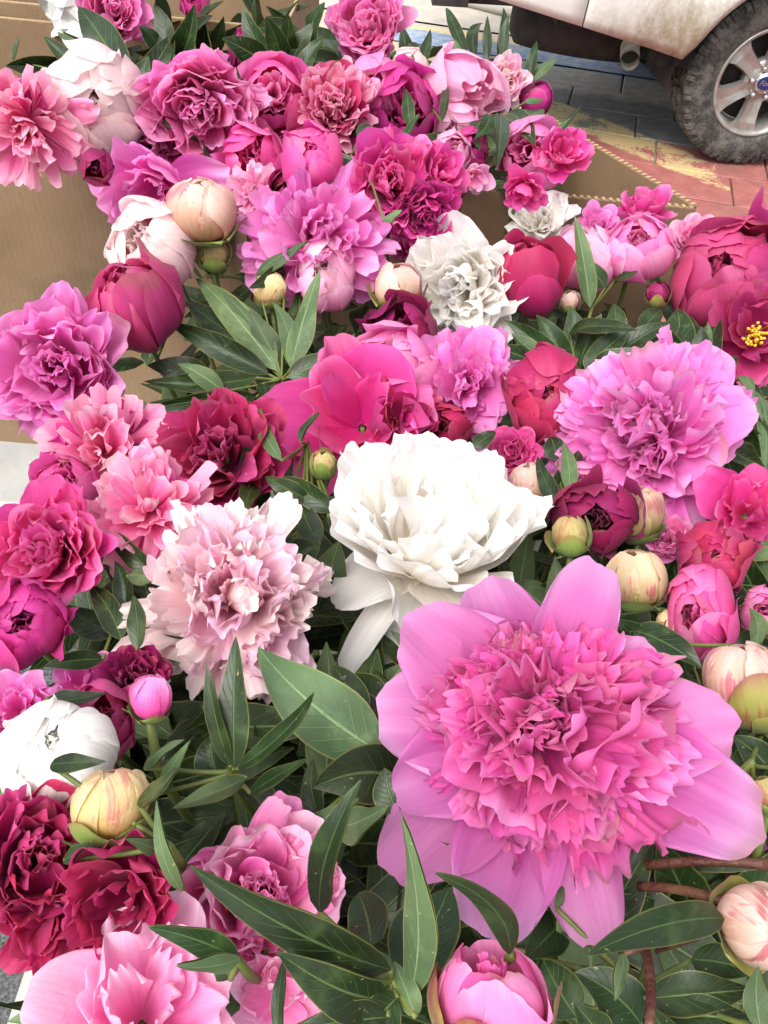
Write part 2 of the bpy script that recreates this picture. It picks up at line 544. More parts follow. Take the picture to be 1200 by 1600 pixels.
def wall_panel(p, q, z0, z1, parent, name='box_wall', th=0.006, fl=True):
    """upright cardboard sheet between plan points p and q, with its open corrugated top edge"""
    p, q = np.array(p, float), np.array(q, float)
    t = (q - p) / np.linalg.norm(q - p)
    n = np.array([-t[1], t[0]]) * th / 2
    k = 12
    vs, fs = [], []
    r = random.Random(int(p[0] * 999) + int(q[1] * 777))
    for i in range(k + 1):
        c = p + (q - p) * i / k
        b = math.sin(math.pi * i / k) * 0.006 * r.uniform(.8, 1.2)
        for zz, kk in ((z0, 0), ((z0 + z1) / 2, 1), (z1, .2)):
            off = np.array([-t[1], t[0]]) * b * kk
            vs += [(*(c + off - n), zz), (*(c + off + n), zz)]
    for i in range(k):
        a, b = i * 6, i * 6 + 6
        for s in (0, 2):
            fs += [(a + s, b + s, b + s + 2, a + s + 2), (b + s + 1, a + s + 1, a + s + 3, b + s + 3)]
        fs += [(a + 4, b + 4, b + 5, a + 5), (b, a, a + 1, b + 1)]
    fs += [(0, 2, 3, 1), (2, 4, 5, 3), (k * 6 + 2, k * 6, k * 6 + 1, k * 6 + 3), (k * 6 + 4, k * 6 + 2, k * 6 + 3, k * 6 + 5)]
    o = MB().add(vs, fs).build(name, MAT_CARD, parent)
    if not fl:
        m = MB()
        for i in range(k):
            a_, b_ = vs[i * 6 + 4], vs[i * 6 + 10]
            c_ = [(a_[j] + b_[j] + vs[i * 6 + 5][j] + vs[i * 6 + 11][j]) / 4 for j in range(2)]
            m.box((c_[0], c_[1], z1 + .0008), (np.linalg.norm(q - p) / k, th * .9, .0014), math.atan2(t[1], t[0]))
        m.build('raw_edge', MAT_FLUTE, o)
    if fl:    # flutes showing along the cut edge
        L = np.linalg.norm(q - p)
        m = MB()
        nfl = int(L / 0.0075)
        for i in range(nfl):
            c = p + (q - p) * (i + .5) / nfl
            b = math.sin(math.pi * (i + .5) / nfl) * 0.006 * .2
            c = c + np.array([-t[1], t[0]]) * b
            m.box((c[0], c[1], z1 + 0.0008), (0.0036, th * 1.04, 0.0016), math.atan2(t[1], t[0]))
        m.build('corrugated_edge', MAT_FLUTE, o)
    return o


BOXZ = CAM_H - 0.36
fr, _ = at(1085, 325, 0.36)
fl_, _ = at(715, 295, 0.36)
rb, _ = at(905, 215, 0.36)
d = (rb - fr)[:2]
d /= np.linalg.norm(d)
# right box
FRC = fr[:2]
YF = float(FRC[1])
bl = np.array([-0.17, YF + 0.0])
br_ = FRC + d * 0.46
bbl = np.array([-0.17, br_[1]])
root = tag(link('cardboard_box', None), 'brown cardboard box with open corrugated rim beside the red paving', 'box')
wall_panel(bl, FRC, TZ, BOXZ, root)
wall_panel(FRC, br_, TZ, BOXZ + 0.002, root)
wall_panel(br_, bbl, TZ, BOXZ, root)
wall_panel(bbl, bl, TZ, BOXZ, root)
MB().add([(*bl, TZ + .006), (*FRC, TZ + .006), (*br_, TZ + .006), (*bbl, TZ + .006)], [(0, 1, 2, 3)]).build('box_floor', MAT_CARD, root)
# left box
lb0, _ = at(0, 26, 0.36)
lb1, _ = at(130, 50, 0.36)
YB = float((lb0[1] + lb1[1]) / 2)
root = tag(link('cardboard_box', None), 'large brown cardboard box with a broad plain front, standing on the grey table', 'box')
c0, c1, c2, c3 = (-0.86, YF - .004), (-0.178, YF + .004), (-0.178, YB), (-0.86, YB + .02)
wall_panel(c0, c1, TZ, BOXZ, root, fl=False)
wall_panel(c1, c2, TZ, BOXZ, root, fl=False)
wall_panel(c2, c3, TZ, BOXZ, root, fl=False)
wall_panel(c3, c0, TZ, BOXZ, root, fl=False)
MB().add([(*c0, TZ + .006), (*c1, TZ + .006), (*c2, TZ + .006), (*c3, TZ + .006)], [(0, 1, 2, 3)]).build('box_floor', MAT_CARD, root)
# the box behind it
root = tag(link('cardboard_box', None), 'brown cardboard box behind, its rim running across the upper corner', 'box')
e0, e1, e2, e3 = (-0.95, YB + .05), (-0.20, YB + .03), (-0.20, YB + .43), (-0.95, YB + .45)
wall_panel(e0, e1, TZ, BOXZ + .012, root, fl=False)
wall_panel(e1, e2, TZ, BOXZ + .012, root, fl=False)
wall_panel(e2, e3, TZ, BOXZ + .14, root, fl=False)
wall_panel(e3, e0, TZ, BOXZ + .012, root, fl=False)
# crumpled white paper by the back box
P0, t0 = at(118, 18, 0.34)
pr = np.random.default_rng(3)
n = 9
gx, gy = np.meshgrid(np.linspace(-1, 1, n), np.linspace(-1, 1, n))
pv_ = np.stack([gx.ravel() * .05, pr.normal(0, .006, n * n) + 0.01 * gx.ravel() ** 2, gy.ravel() * .045 + pr.normal(0, .004, n * n)], 1)
o = link('tissue_paper', mesh_np('tissue_paper', pv_, grid_faces(n, n), plain('white_paper', 'd8d8d4', 0.8), smooth=False))
o.location = P0
o.location.z = BOXZ + .03
tag(o, 'crumpled white tissue paper tucked in the back cardboard box', 'paper')

# white tub for the near bunch
root = tag(link('flower_tub', None), 'white plastic tub holding the near bunch of peonies', 'tub')
root.location = (0.085, 0.27, TZ)
TW, TD, TH = 0.57, 0.70, 0.155
m = MB()
for s in (-1, 1):
    m.box((s * (TW / 2 - .004), 0, TH / 2), (0.008, TD - .018, TH))
    m.box((0, s * (TD / 2 - .004), TH / 2), (TW, 0.008, TH))
m.build('tub_wall', MAT_TUB, root)
MB().box((0, 0, 0.006), (TW - .02, TD - .02, 0.008)).build('tub_floor', MAT_TUB, root)
m = MB()
for s in (-1, 1):
    m.box((s * (TW / 2 + .004), 0, TH - .002), (0.022, TD + .03, 0.012), 0, 0.003)
    m.box((0, s * (TD / 2 + .004), TH - .0025), (TW + .03, 0.022, 0.010), 0, 0.003)
m.build('rim', MAT_TUB, root)

# ------------------------------------------------------------------ pickup truck
def truck_paint():
    T = NT('dusty_cream_paint')
    pos = T.n('TexCoord').outputs['Object']
    s = T.n('SeparateXYZ', ins={0: pos})
    st = T.n('CombineXYZ', ins={0: T.math('MULTIPLY', s.outputs[0], 14.0), 1: T.math('MULTIPLY', s.outputs[1], 10.0), 2: T.math('MULTIPLY', s.outputs[2], 5.0)})
    n1 = T.noise(st.outputs[0], 1.0, 6.0, 0.7)
    n2 = T.noise(pos, 45.0, 5.0, 0.7)
    low = T.math('SUBTRACT', 1.0, T.ramp(s.outputs[2], 0.52, 1.0))
    near = T.math('SUBTRACT', 1.0, T.ramp(T.math('ABSOLUTE', T.math('ADD', s.outputs[0], 0.45)), 0.1, 0.6))
    d = T.math('ADD', T.math('MULTIPLY', low, 0.6), T.math('MULTIPLY', near, 0.35))
    d = T.math('ADD', d, T.math('MULTIPLY', T.math('SUBTRACT', n1, 0.5), 0.9))
    d = T.math('ADD', d, T.math('MULTIPLY', T.math('SUBTRACT', n2, 0.5), 0.5))
    f = T.ramp(d, 0.4, 1.15)
    col = T.mix(f, hexlin('d2d2cc'), hexlin('8a7e60'))
    P = T.n('BsdfPrincipled', ins={'Base Color': col, 'Roughness': T.math('MULTIPLY_ADD', f, 0.45, 0.3)})
    P.inputs['Coat Weight'].default_value = 0.2
    return T.finish(P.outputs[0])


def rubber():
    T = NT('dusty_tyre_rubber')
    pos = T.n('TexCoord').outputs['Object']
    n1 = T.noise(pos, 12.0, 5.0, 0.7)
    n2 = T.noise(pos, 70.0, 4.0, 0.7)
    f = T.ramp(T.math('ADD', n1, T.math('MULTIPLY', n2, 0.5)), 0.6, 0.95)
    col = T.mix(f, hexlin('2c2c2a'), hexlin('66645e'))
    P = T.n('BsdfPrincipled', ins={'Base Color': col, 'Roughness': 0.85, 'Normal': T.bump(n2, 0.3, 0.004)})
    return T.finish(P.outputs[0])


MAT_PAINT, MAT_TYRE = truck_paint(), rubber()
MAT_ALLOY = plain('alloy_rim', 'b0b0ac', 0.35, 0.6, c2='908c84', scale=14)
MAT_BLACK = plain('underbody_black', '1e1c1a', 0.8, c2='383430', scale=9, bump=.3)
MAT_STEEL = plain('exhaust_steel', 'b0a898', 0.55, 0.2, c2='8a8072', scale=20)
MAT_BLUE = plain('emblem_blue', '1c2c5c', 0.3)
MAT_CHROME = plain('chrome', 'c8c8c8', 0.2, 0.9)
MAT_GLASS = plain('dark_glass', '14181a', 0.08, 0.0)

HUB, _ = at(1196, 130, CAM_H - 0.392)
truck = tag(link('pickup_truck', None), 'dusty cream pickup truck with its rear wheel and exhaust, parked on the paving', 'truck')
truck.location = (HUB[0], HUB[1], 0)
truck.rotation_euler.z = math.radians(5)
TRACK = 1.72
ZC = 0.392


def bottom(X):
    for xc in (0.0, 3.68):
        dx = X - xc
        if abs(dx) < 0.47:
            return max(0.53, 0.40 + math.sqrt(max(0.47 ** 2 - dx * dx, 0)))
    if X < 0:
        return 0.505 + 0.215 * (-X - .47)
    return 0.50


def side_sheet(xs, ztop, y0, sgn, name, mat):
    vs, fs = [], []
    prof = [0, .05, .12, .3, .6, 1]
    for X in xs:
        zb = bottom(X)
        for t in prof:
            z = zb + (ztop - zb) * t
            yy = -0.065 - 0.05 * math.exp(-((z - .78) / .22) ** 2) + 0.07 * max(0, (0.62 - z) / .12) ** 2 * .6
            if abs(X) < .6:
                yy -= 0.03 * math.exp(-((math.hypot(X, z - .4) - .5) / .07) ** 2)
            vs.append((X, y0 + sgn * -yy if sgn < 0 else y0 + sgn * -yy, z))
    k = len(prof)
    for i in range(len(xs) - 1):
        for j in range(k - 1):
            f = (i * k + j, (i + 1) * k + j, (i + 1) * k + j + 1, i * k + j + 1)
            fs.append(f if sgn > 0 else f[::-1])
    o = MB().add(vs, fs).build(name, mat, truck, True)
    so = o.modifiers.new('thickness', 'SOLIDIFY')
    so.thickness = 0.018
    so.offset = -1
    return o


def xr(a, b, n):
    return [a + (b - a) * i / n for i in range(n + 1)]


XS_BED = xr(-0.965, -0.475, 7) + xr(-.47, .47, 30) + xr(.475, 1.05, 4)
for sgn, y0 in ((-1, 0.0), (1, TRACK)):
    # sgn -1: the side that faces the flowers
    side_sheet(XS_BED, 1.36, y0, sgn, 'bed_side', MAT_PAINT)
    side_sheet(xr(-1.45, -0.973, 6), 1.36, y0, sgn, 'rear_corner', MAT_PAINT)
    side_sheet(xr(1.06, 3.2, 10) + xr(3.205, 4.15, 30) + xr(4.16, 4.5, 3), 1.30, y0, sgn, 'cab_side', MAT_PAINT)
MB().box((-0.2, TRACK / 2, 0.80), (2.4, TRACK - .25, 0.04)).build('bed_floor', MAT_BLACK, truck)
MB().box((-1.455, TRACK / 2, 1.04), (0.05, TRACK - .02, 0.66), 0, .01).build('tailgate', MAT_PAINT, truck)
MB().box((-1.56, TRACK / 2, 0.74), (0.16, TRACK + .1, 0.2), 0, .03).build('rear_bumper', MAT_BLACK, truck)
m = MB()
m.add([(1.1, -.02, 1.3), (3.1, -.02, 1.3), (2.55, .15, 1.86), (1.2, .15, 1.86), (1.1, TRACK + .02, 1.3), (3.1, TRACK + .02, 1.3), (2.55, TRACK - .15, 1.86), (1.2, TRACK - .15, 1.86)],
      [(0, 1, 2, 3), (5, 4, 7, 6), (3, 2, 6, 7), (1, 5, 6, 2), (4, 0, 3, 7)])
m.build('cab_glass', MAT_GLASS, truck)
MB().box((1.9, TRACK / 2, 1.87), (1.4, TRACK - .25, 0.05), 0, .02).build('cab_roof', MAT_PAINT, truck)
MB().box((3.8, TRACK / 2, 1.27), (1.4, TRACK + .06, 0.06), 0, .02).build('bonnet', MAT_PAINT, truck)
m = MB()
m.box((1.4, 0.45, 0.62), (5.8, 0.1, 0.14))
m.box((1.4, TRACK - .45, 0.62), (5.8, 0.1, 0.14))
m.box((-1.15, 0.3, 0.66), (0.5, 0.3, 0.1))
m.tube([(0, .2, ZC), (0, TRACK - .2, ZC)], 0.05, 12)
m.tube([(0, TRACK / 2, ZC), (0.18, TRACK / 2, ZC)], 0.15, 12)
m.box((-.75, 0.42, 0.56), (0.5, 0.3, 0.1))
m.box((-.42, 0.14, 0.50), (0.22, 0.16, 0.16))
m.build('chassis', MAT_BLACK, truck)
m = MB()
n = 20
for i in range(n):
    a0, a1 = math.radians(-10 + 200 * i / n), math.radians(-10 + 200 * (i + 1) / n)
    v = []
    for a in (a0, a1):
        for y in (0.0, 0.42):
            v.append((0.465 * math.cos(a), y, 0.40 + 0.465 * math.sin(a)))
    m.add(v, [(0, 2, 3, 1)])
m.build('wheel_arch_liner', MAT_BLACK, truck)
# dark tyre shape added under the tail, standing in for the far rear wheel
m = MB().lathe_y([(0.2, -.1), (0.34, -.12), (0.38, -.06), (0.38, .06), (0.34, .12), (0.2, .1)], 40, True)
sp = m.build('far_tyre_stand_in', MAT_BLACK, truck, True)
sp.location = (-0.74, 0.84, 0.37)
sp.rotation_euler = (math.radians(80), math.radians(4), 0)
# exhaust
m = MB()
pts = [(-0.3, 0.40, .54), (-.48, 0.36, .52), (-.60, 0.27, .50), (-.66, 0.12, .475), (-.69, -0.02, .46)]
m.tube(pts, 0.045, 20, cap=False)
m.tube(pts[::-1], 0.041, 20, cap=False)
ex = m.build('exhaust_pipe', MAT_STEEL, truck, True)
MB().tube([(-.676, 0.05, .467), (-.6755, 0.055, .4675)], 0.041, 20).build('bore_disc', MAT_BLACK, ex)  # black disc closing the bore behind the pipe mouth


def wheel(loc, flip):
    w = link('wheel', None, truck)
    w.location = loc
    if flip:
        w.rotation_euler.z = math.pi
    MB().lathe_y([(0.235, 0.0), (0.262, -0.018), (0.31, -0.022), (0.352, -0.012), (0.378, 0.012), (0.384, 0.05), (0.384, 0.21), (0.378, 0.245),
                  (0.34, 0.275), (0.27, 0.27), (0.235, 0.25), (0.228, 0.13)], 72, True).build('tyre', MAT_TYRE, w, True)
    m = MB()
    N = 52
    for i in range(N):
        a = 2 * math.pi * i / N
        for j, (y, wd) in enumerate(((0.022, .046), (0.082, .05), (0.14, .05), (0.198, .05), (0.242, .04))):
            aa = a + (j % 2) * math.pi / N + (0.02 if i % 2 else -.01)
            ca_, sa_ = math.cos(aa), math.sin(aa)
            lw = 0.0165 if j not in (0, 4) else 0.0125 + .004 * (i % 2)
            r0, r1 = 0.374, 0.392 - (0.006 if j in (0, 4) else 0)
            v = []
            for r in (r0, r1):
                k = 1 if r == r0 else .9
                for (dt, dy) in ((-lw, -wd / 2), (lw, -wd / 2 + .01), (lw, wd / 2 + .008), (-lw, wd / 2)):
                    v.append((r * ca_ - dt * k * sa_, y + dy * k, r * sa_ + dt * k * ca_))
            m.add(v, [(4, 5, 6, 7), (0, 1, 5, 4), (1, 2, 6, 5), (2, 3, 7, 6), (3, 0, 4, 7)])
            if j == 0:      # shoulder lug running down the sidewall
                v = []
                ln = 0.345 if i % 2 else 0.352
                for (r, y_) in ((ln, -0.0165), (0.372, -0.004), (0.386, 0.012)):
                    for dt in (-lw * .85, lw * .85):
                        v.append((r * ca_ - dt * sa_, y_ - .004, r * sa_ + dt * ca_))
                for (r, y_) in ((ln, -0.0165), (0.372, -0.004), (0.386, 0.012)):
                    for dt in (-lw, lw):
                        v.append((r * ca_ - dt * sa_, y_ + .010, r * sa_ + dt * ca_))
                m.add(v, [(0, 1, 3, 2), (2, 3, 5, 4), (0, 2, 8, 6), (2, 4, 10, 8), (3, 1, 7, 9), (5, 3, 9, 11), (1, 0, 6, 7)])
    m.build('tread', MAT_TYRE, w)
    MB().lathe_y([(0.243, 0.012), (0.247, -0.010), (0.238, -0.016), (0.226, -0.006), (0.214, 0.03), (0.208, 0.10), (0.206, 0.2)], 64).build('rim', MAT_ALLOY, w, True)
    MB().lathe_y([(0.001, 0.10), (0.12, 0.10), (0.205, 0.12)], 40).build('brake_disc', MAT_BLACK, w)
    MB().lathe_y([(0.001, 0.016), (0.05, 0.016), (0.085, 0.02), (0.10, 0.03), (0.10, 0.07)], 40).build('hub', MAT_ALLOY, w, True)
    for i in range(6):
        a = math.pi / 3 * i + math.pi / 6 - .1
        m = MB()
        v = []
        for r, hw, y in ((0.07, 0.040, 0.016), (0.13, 0.042, 0.008), (0.185, 0.052, 0.0), (0.222, 0.076, 0.002)):
            for dt, dy in ((-hw, .03), (-hw * .82, 0), (0, .006), (hw * .82, 0), (hw, .03)):
                v.append((r * math.cos(a) - dt * math.sin(a), y + dy, r * math.sin(a) + dt * math.cos(a)))
        f = []
        for q in range(3):
            for s in range(4):
                f.append((q * 5 + s, q * 5 + s + 1, q * 5 + s + 6, q * 5 + s + 5))
        m.add(v, f)
        o = m.build('spoke', MAT_ALLOY, w)
        so = o.modifiers.new('thickness', 'SOLIDIFY')
        so.thickness = .012
        so.offset = 1
        a += math.pi / 6
        c = (0.068 * math.cos(a), 0.068 * math.sin(a))
        MB().tube([(c[0], 0.03, c[1]), (c[0], -0.004, c[1]), (c[0], -0.012, c[1])], [0.0125, 0.0125, 0.007], 10).build('lug_nut', MAT_CHROME, w, True)
    MB().lathe_y([(0.05, 0.02), (0.05, 0.004), (0.045, -0.004), (0.001, -0.006)], 32).build('hub_cap', MAT_CHROME, w, True)
    m = MB()
    for (rx, rz_, y) in ((0.041, 0.030, -0.0075),):
        v = [(rx * math.cos(2 * math.pi * j / 28), y, rz_ * math.sin(2 * math.pi * j / 28)) for j in range(28)]
        v += [(q[0] * 1.02, 0.0, q[2] * 1.02) for q in v]
        m.add(v, [tuple(range(28))] + [(j, j + 28, (j + 1) % 28 + 28, (j + 1) % 28) for j in range(28)])
    m.build('emblem', MAT_BLUE, w)
    fc = bpy.data.curves.new('lettering', 'FONT')
    fc.body = 'Ford'
    fc.size = 0.034
    fc.shear = 0.35
    fc.extrude = 0.0006
    fc.align_x = 'CENTER'
    fc.align_y = 'CENTER'
    fc.materials.append(MAT_CHROME)
    tmp = bpy.data.objects.new('tmp', fc)
    COL.objects.link(tmp)
    bpy.context.view_layer.update()
    me = bpy.data.meshes.new_from_object(tmp.evaluated_get(bpy.context.evaluated_depsgraph_get()))
    bpy.data.objects.remove(tmp)
    t = link('lettering', me, w)
    t.location = (0, -0.0083, 0)
    t.rotation_euler = (math.pi / 2, 0, 0)
    return w


wheel((0, 0.0, ZC), False)
wheel((0, TRACK, ZC), True)
wheel((3.68, 0.0, ZC), False)
wheel((3.68, TRACK, ZC), True)
# pale pole lying on the road beyond
p0, _ = at(700, -4, CAM_H - .03)
p1, _ = at(812, 24, CAM_H - .03)
MB().tube([p0, p0 + (p1 - p0) * .12, p0 + (p1 - p0) * .121, p1], [0.035, 0.035, 0.024, 0.024], 12).build('pole', plain('pole_white', 'c8c4ba', .6), None, True)
tag(bpy.data.objects['pole'], 'long white pole lying on the pale road behind the truck', 'pole')

# ------------------------------------------------------------------ peonies
def jag(U, r, k):
    """ragged rim: 0..1 along u"""
    p = r.uniform(0, 6.28, 4)
    n = 0.5 + 0.3 * np.sin(k * .9 * U * 3.1 + p[0]) + 0.2 * np.sin(k * 2.3 * U * 3.1 + p[1]) + 0.18 * np.abs(np.sin(k * 2.6 * U * 3.1 + p[2])) + r.uniform(-.07, .07, U.shape[1])[None, :]
    return np.clip(n, 0, 1.2)


def open_petal(r, nu, nv, L, W, a0, a1, phi, bend=1.0, cup=0.8, ruf=0.15, notch=0.1, r0=0.0, z0=0.0,
               base=0.35, tip=0.28, twist=0.0, k=2.0, sway=0.0, lip=0.0, fan=0.0):
    u = np.linspace(-1, 1, nu)
    v = np.linspace(0, 1, nv) ** 0.9
    U, V = np.meshgrid(u, v)
    rnd = 1 - np.sqrt(1 - 0.985 * U ** 2)
    S = V * (1 - min(.55, tip * 3.4 * W / L) * rnd * V ** 1.5 - notch * .42 * jag(U, r, k) * V ** 5)
    wp = base + (1 - base) * np.sin(np.minimum(V / 0.62, 1) * np.pi / 2) ** 1.1
    wp = wp * (1 - 0.20 * np.clip((V - .62) / .38, 0, 1) ** 2)
    if fan:
        wp = wp * (1 - fan) + fan * (base * .8 + (1.12 - base * .8) * np.clip(V / .92, 0, 1) ** 1.25)
    ss = np.linspace(0, 1, 60)
    aa = a0 + (a1 - a0) * ss ** bend + lip * np.clip((ss - .72) / .28, 0, 1) ** 2
    rr = r0 + L * np.concatenate([[0], np.cumsum(np.sin(aa[:-1])) / 59])
    zz = z0 + L * np.concatenate([[0], np.cumsum(np.cos(aa[:-1])) / 59])
    R, Z, A = np.interp(S, ss, rr), np.interp(S, ss, zz), np.interp(S, ss, aa)
    cup = cup if abs(cup) > 1e-3 else 1e-3
    ang = cup * U * (0.5 + 0.5 * wp)
    Rc = W * wp / abs(cup) / (0.5 + 0.5 * wp)
    lat = Rc * np.sin(np.abs(ang)) * np.sign(U)
    nrm = np.sign(cup) * Rc * (1 - np.cos(ang))
    p = r.uniform(0, 6.28, 5)
    env = V ** 1.6 * (0.35 + 0.65 * np.abs(U) ** 1.3)
    env2 = V ** 3
    nrm = nrm + W * ruf * (env * (np.sin(k * 1.3 * U * 3.1 + p[0] + 2.2 * V) * .75 + np.sin(k * 2.6 * U * 3.1 + p[1] - 3 * V) * .45)
                           + env2 * np.sin(k * 1.7 * U * 3.1 + p[2]) * .45 + .25 * np.sin(4.5 * V + p[3]) * V)
    lat = lat + W * ruf * .35 * env * np.sin(5 * V + p[4] + 2 * U)
    if twist:
        t = twist * V ** 1.5
        lat, nrm = lat * np.cos(t) - nrm * np.sin(t), lat * np.sin(t) + nrm * np.cos(t)
    lat = lat + sway * L * V ** 2
    rad = R - np.cos(A) * nrm
    z = Z + np.sin(A) * nrm
    c, s = math.cos(phi), math.sin(phi)
    verts = np.stack([(rad * c - lat * s).ravel(), (rad * s + lat * c).ravel(), z.ravel()], 1)
    uv = np.stack([(U * .5 + .5).ravel(), V.ravel()], 1)
    return verts, grid_faces(nu, nv), uv


def ball_petal(r, nu, nv, R, th0, th1, phi, b, elong=1.0, ruf=0.03, notch=0.08, lip=0.0, over=0.05, point=0.8, k=2.0, sw=0.0, lay=0.0):
    """shell shaped petal lying on a globe, from the stalk (th=0) over towards the crown (th=pi)"""
    u = np.linspace(-1, 1, nu)
    v = np.linspace(0, 1, nv)
    U, V = np.meshgrid(u, v)
    rnd = 1 - np.sqrt(1 - 0.985 * U ** 2)
    S = V * (1 - min(.6, point * b / (th1 - th0)) * rnd * V ** 1.5 - notch * .5 * jag(U, r, k) * V ** 5)
    th = th0 + (th1 - th0) * S
    wp = 0.30 + 0.70 * np.sin(np.minimum(V / .6, 1) * np.pi / 2)
    wp = wp * (1 - .12 * np.clip((V - .6) / .4, 0, 1) ** 2)
    be = U * b * wp
    p = r.uniform(0, 6.28, 4)
    rad = R * (1 + ruf * (V ** 1.5 * (np.sin(k * 1.3 * U * 3 + p[0] + 2 * V) + .5 * np.sin(k * 2.7 * U * 3 + p[1])) * (.3 + .7 * np.abs(U))
                          + .5 * np.sin(3 * V + p[2]) + .3 * np.sin(2.5 * U + p[3]))
               + lip * np.clip((V - .66) / .34, 0, 1) ** 2 * (1 + .4 * np.sin(2.5 * U + p[1])) + over * U * V + lay * V ** 1.6 + 0.02 * np.abs(U) ** 3
               - .022 * V * np.abs(np.sin(k * 2.1 * U + p[3])) ** .7)
    cb, sb = np.cos(be), np.sin(be)
    lx = rad * cb * np.sin(th)
    lz = -rad * cb * np.cos(th) * elong
    ly = rad * sb
    ph = phi + sw * V
    c, s_ = np.cos(ph), np.sin(ph)
    verts = np.stack([(lx * c - ly * s_).ravel(), (lx * s_ + ly * c).ravel(), lz.ravel()], 1)
    return verts, grid_faces(nu, nv), np.stack([(U * .5 + .5).ravel(), V.ravel()], 1)


GA = math.pi * (3 - math.sqrt(5))
D = math.radians


class Flower:
    def __init__(self, seed, R, pxr):
        self.r = np.random.default_rng(seed)
        self.R, self.pxr = R, pxr
        self.parts = []      # (name, verts, faces, uv, mat, size)

    def res(self, frac):
        """grid resolution for a petal about frac*R half-width"""
        p = self.pxr * frac * 2
        n = int(np.clip(p / 4.5, 5, 21))
        return n, n + 1

    def open(self, name, mat, L, W, a0, a1, phi, **kw):
        nu, nv = self.res(W)
        R = self.R
        kw['r0'] = kw.get('r0', 0) * R
        kw['z0'] = kw.get('z0', 0) * R
        self.parts.append((name, *open_petal(self.r, nu, nv, L * R, W * R, D(a0), D(a1), phi, **kw), mat, W * self.pxr * 2))

    def warp(self, amp):
        """real heads are lopsided"""
        p = self.r.uniform(0, 6.28, 6)
        sc = 1 + self.r.normal(0, amp * .7, 3)
        for i, (name, v, f, uv, mat, size) in enumerate(self.parts):
            d = v / (self.R + 1e-9)
            k = 1 + amp * (np.sin(2.1 * d[:, 0] + 1.3 * d[:, 2] + p[0]) + np.sin(2.4 * d[:, 1] - 1.1 * d[:, 2] + p[1]) + .5 * np.sin(5.1 * d[:, 0] + 3 * d[:, 1] + p[2]))
            self.parts[i] = (name, v * k[:, None] * sc, f, uv, mat, size)

    def ball(self, name, mat, kr, th0, th1, phi, ahw, **kw):
        nu, nv = self.res(0.55 * kr)
        self.parts.append((name, *ball_petal(self.r, nu, nv, kr * self.R, D(th0), D(th1), phi, ahw, **kw), mat, ahw * kr * self.pxr * 1.5))


def pom(F, mat, N, dome, amax, wmin, wmax, ruf, notch, z0=-.3, cav=0.0, amin=4, squash=1.0, flip=0.25, core=.12, lenj=.14, incurve=20, tw=.6):
    """dense centre of ragged petals"""
    r = F.r
    sub = [(r.uniform(0, 6.28), r.uniform(.2, .75), r.uniform(0, 6.28)) for _ in range(5)]
    for i in range(N):
        t = ((i + .5) / N) ** 0.6
        a = amin + (amax - amin) * t + r.normal(0, 7)
        phi = i * GA + r.normal(0, .3)
        for sp, st, sd_ in sub:      # knots of petals leaning together
            d_ = abs((phi - sp + math.pi) % (2 * math.pi) - math.pi)
            if d_ < .6 and abs(t - st) < .22:
                a += 16 * math.sin(sd_)
                phi += .35 * math.cos(sd_)
        ln = dome * (1 - cav * (1 - t) ** 2) * (1 + r.normal(0, lenj)) * (squash + (1 - squash) * math.sin(D(min(a, 90))))
        W = (wmin + (wmax - wmin) * r.random()) * dome
        cup = r.uniform(.3, 1.2) * (-1 if r.random() < flip else 1)
        F.open('petal', mat, ln, W, a + r.uniform(-5, 12), a - incurve * r.uniform(-.8, 1.8), phi, bend=1.5, cup=cup, ruf=ruf * r.uniform(.6, 1.6),
               notch=notch * r.uniform(.25, 1.0), r0=core * t * dome, z0=z0, base=.28, tip=r.uniform(.2, .32), twist=r.normal(0, tw * .8), k=r.uniform(1.2, 2.6), sway=r.normal(0, .08), lip=r.normal(-.2, .7), fan=r.uniform(.3, .9))


def guards(F, mat, n, L, W, a0, a1, z0=-.35, ruf=.12, notch=.08, cup=.7, j=8, phase=None, lip=0.3):
    r = F.r
    ph = r.uniform(0, 6.28) if phase is None else phase
    for i in range(n):
        phi = ph + 2 * math.pi * i / n + r.normal(0, .14)
        aa = r.normal(0, j)
        F.open('petal', mat, L * r.uniform(.88, 1.1), W * r.uniform(.85, 1.15), a0 + aa, a1 + aa + r.normal(0, j * .6), phi, bend=1.0, cup=cup * r.uniform(.6, 1.3),
               ruf=ruf * r.uniform(.6, 1.5), notch=notch * r.uniform(.3, 1.6), z0=z0 + .03 * (i % 2), r0=.06, base=.3, tip=r.uniform(.18, .34), twist=r.normal(0, .15), k=r.uniform(1.0, 1.9), lip=lip * r.normal(0.3, 1.0))


def t_bomb(F, c, o):
    guards(F, PM[o.get('g', c)], o.get('ng', 8), 1.0, .42, 50, 95, z0=-.38, cup=.6)
    pom(F, PM[c], o.get('n', 60), .98, 80, .15, .28, .32, .3, z0=-.42, cav=.2)


def t_fluffy(F, c, o):
    guards(F, PM[o.get('g', c)], 7, .95, .36, 65, 105, z0=-.3, cup=.5)
    pom(F, PM[c], o.get('n', 75), 1.02, o.get('amax', 90), .13, .24, .28, .3, z0=-.25, squash=.85, incurve=28, flip=.1, tw=.4)


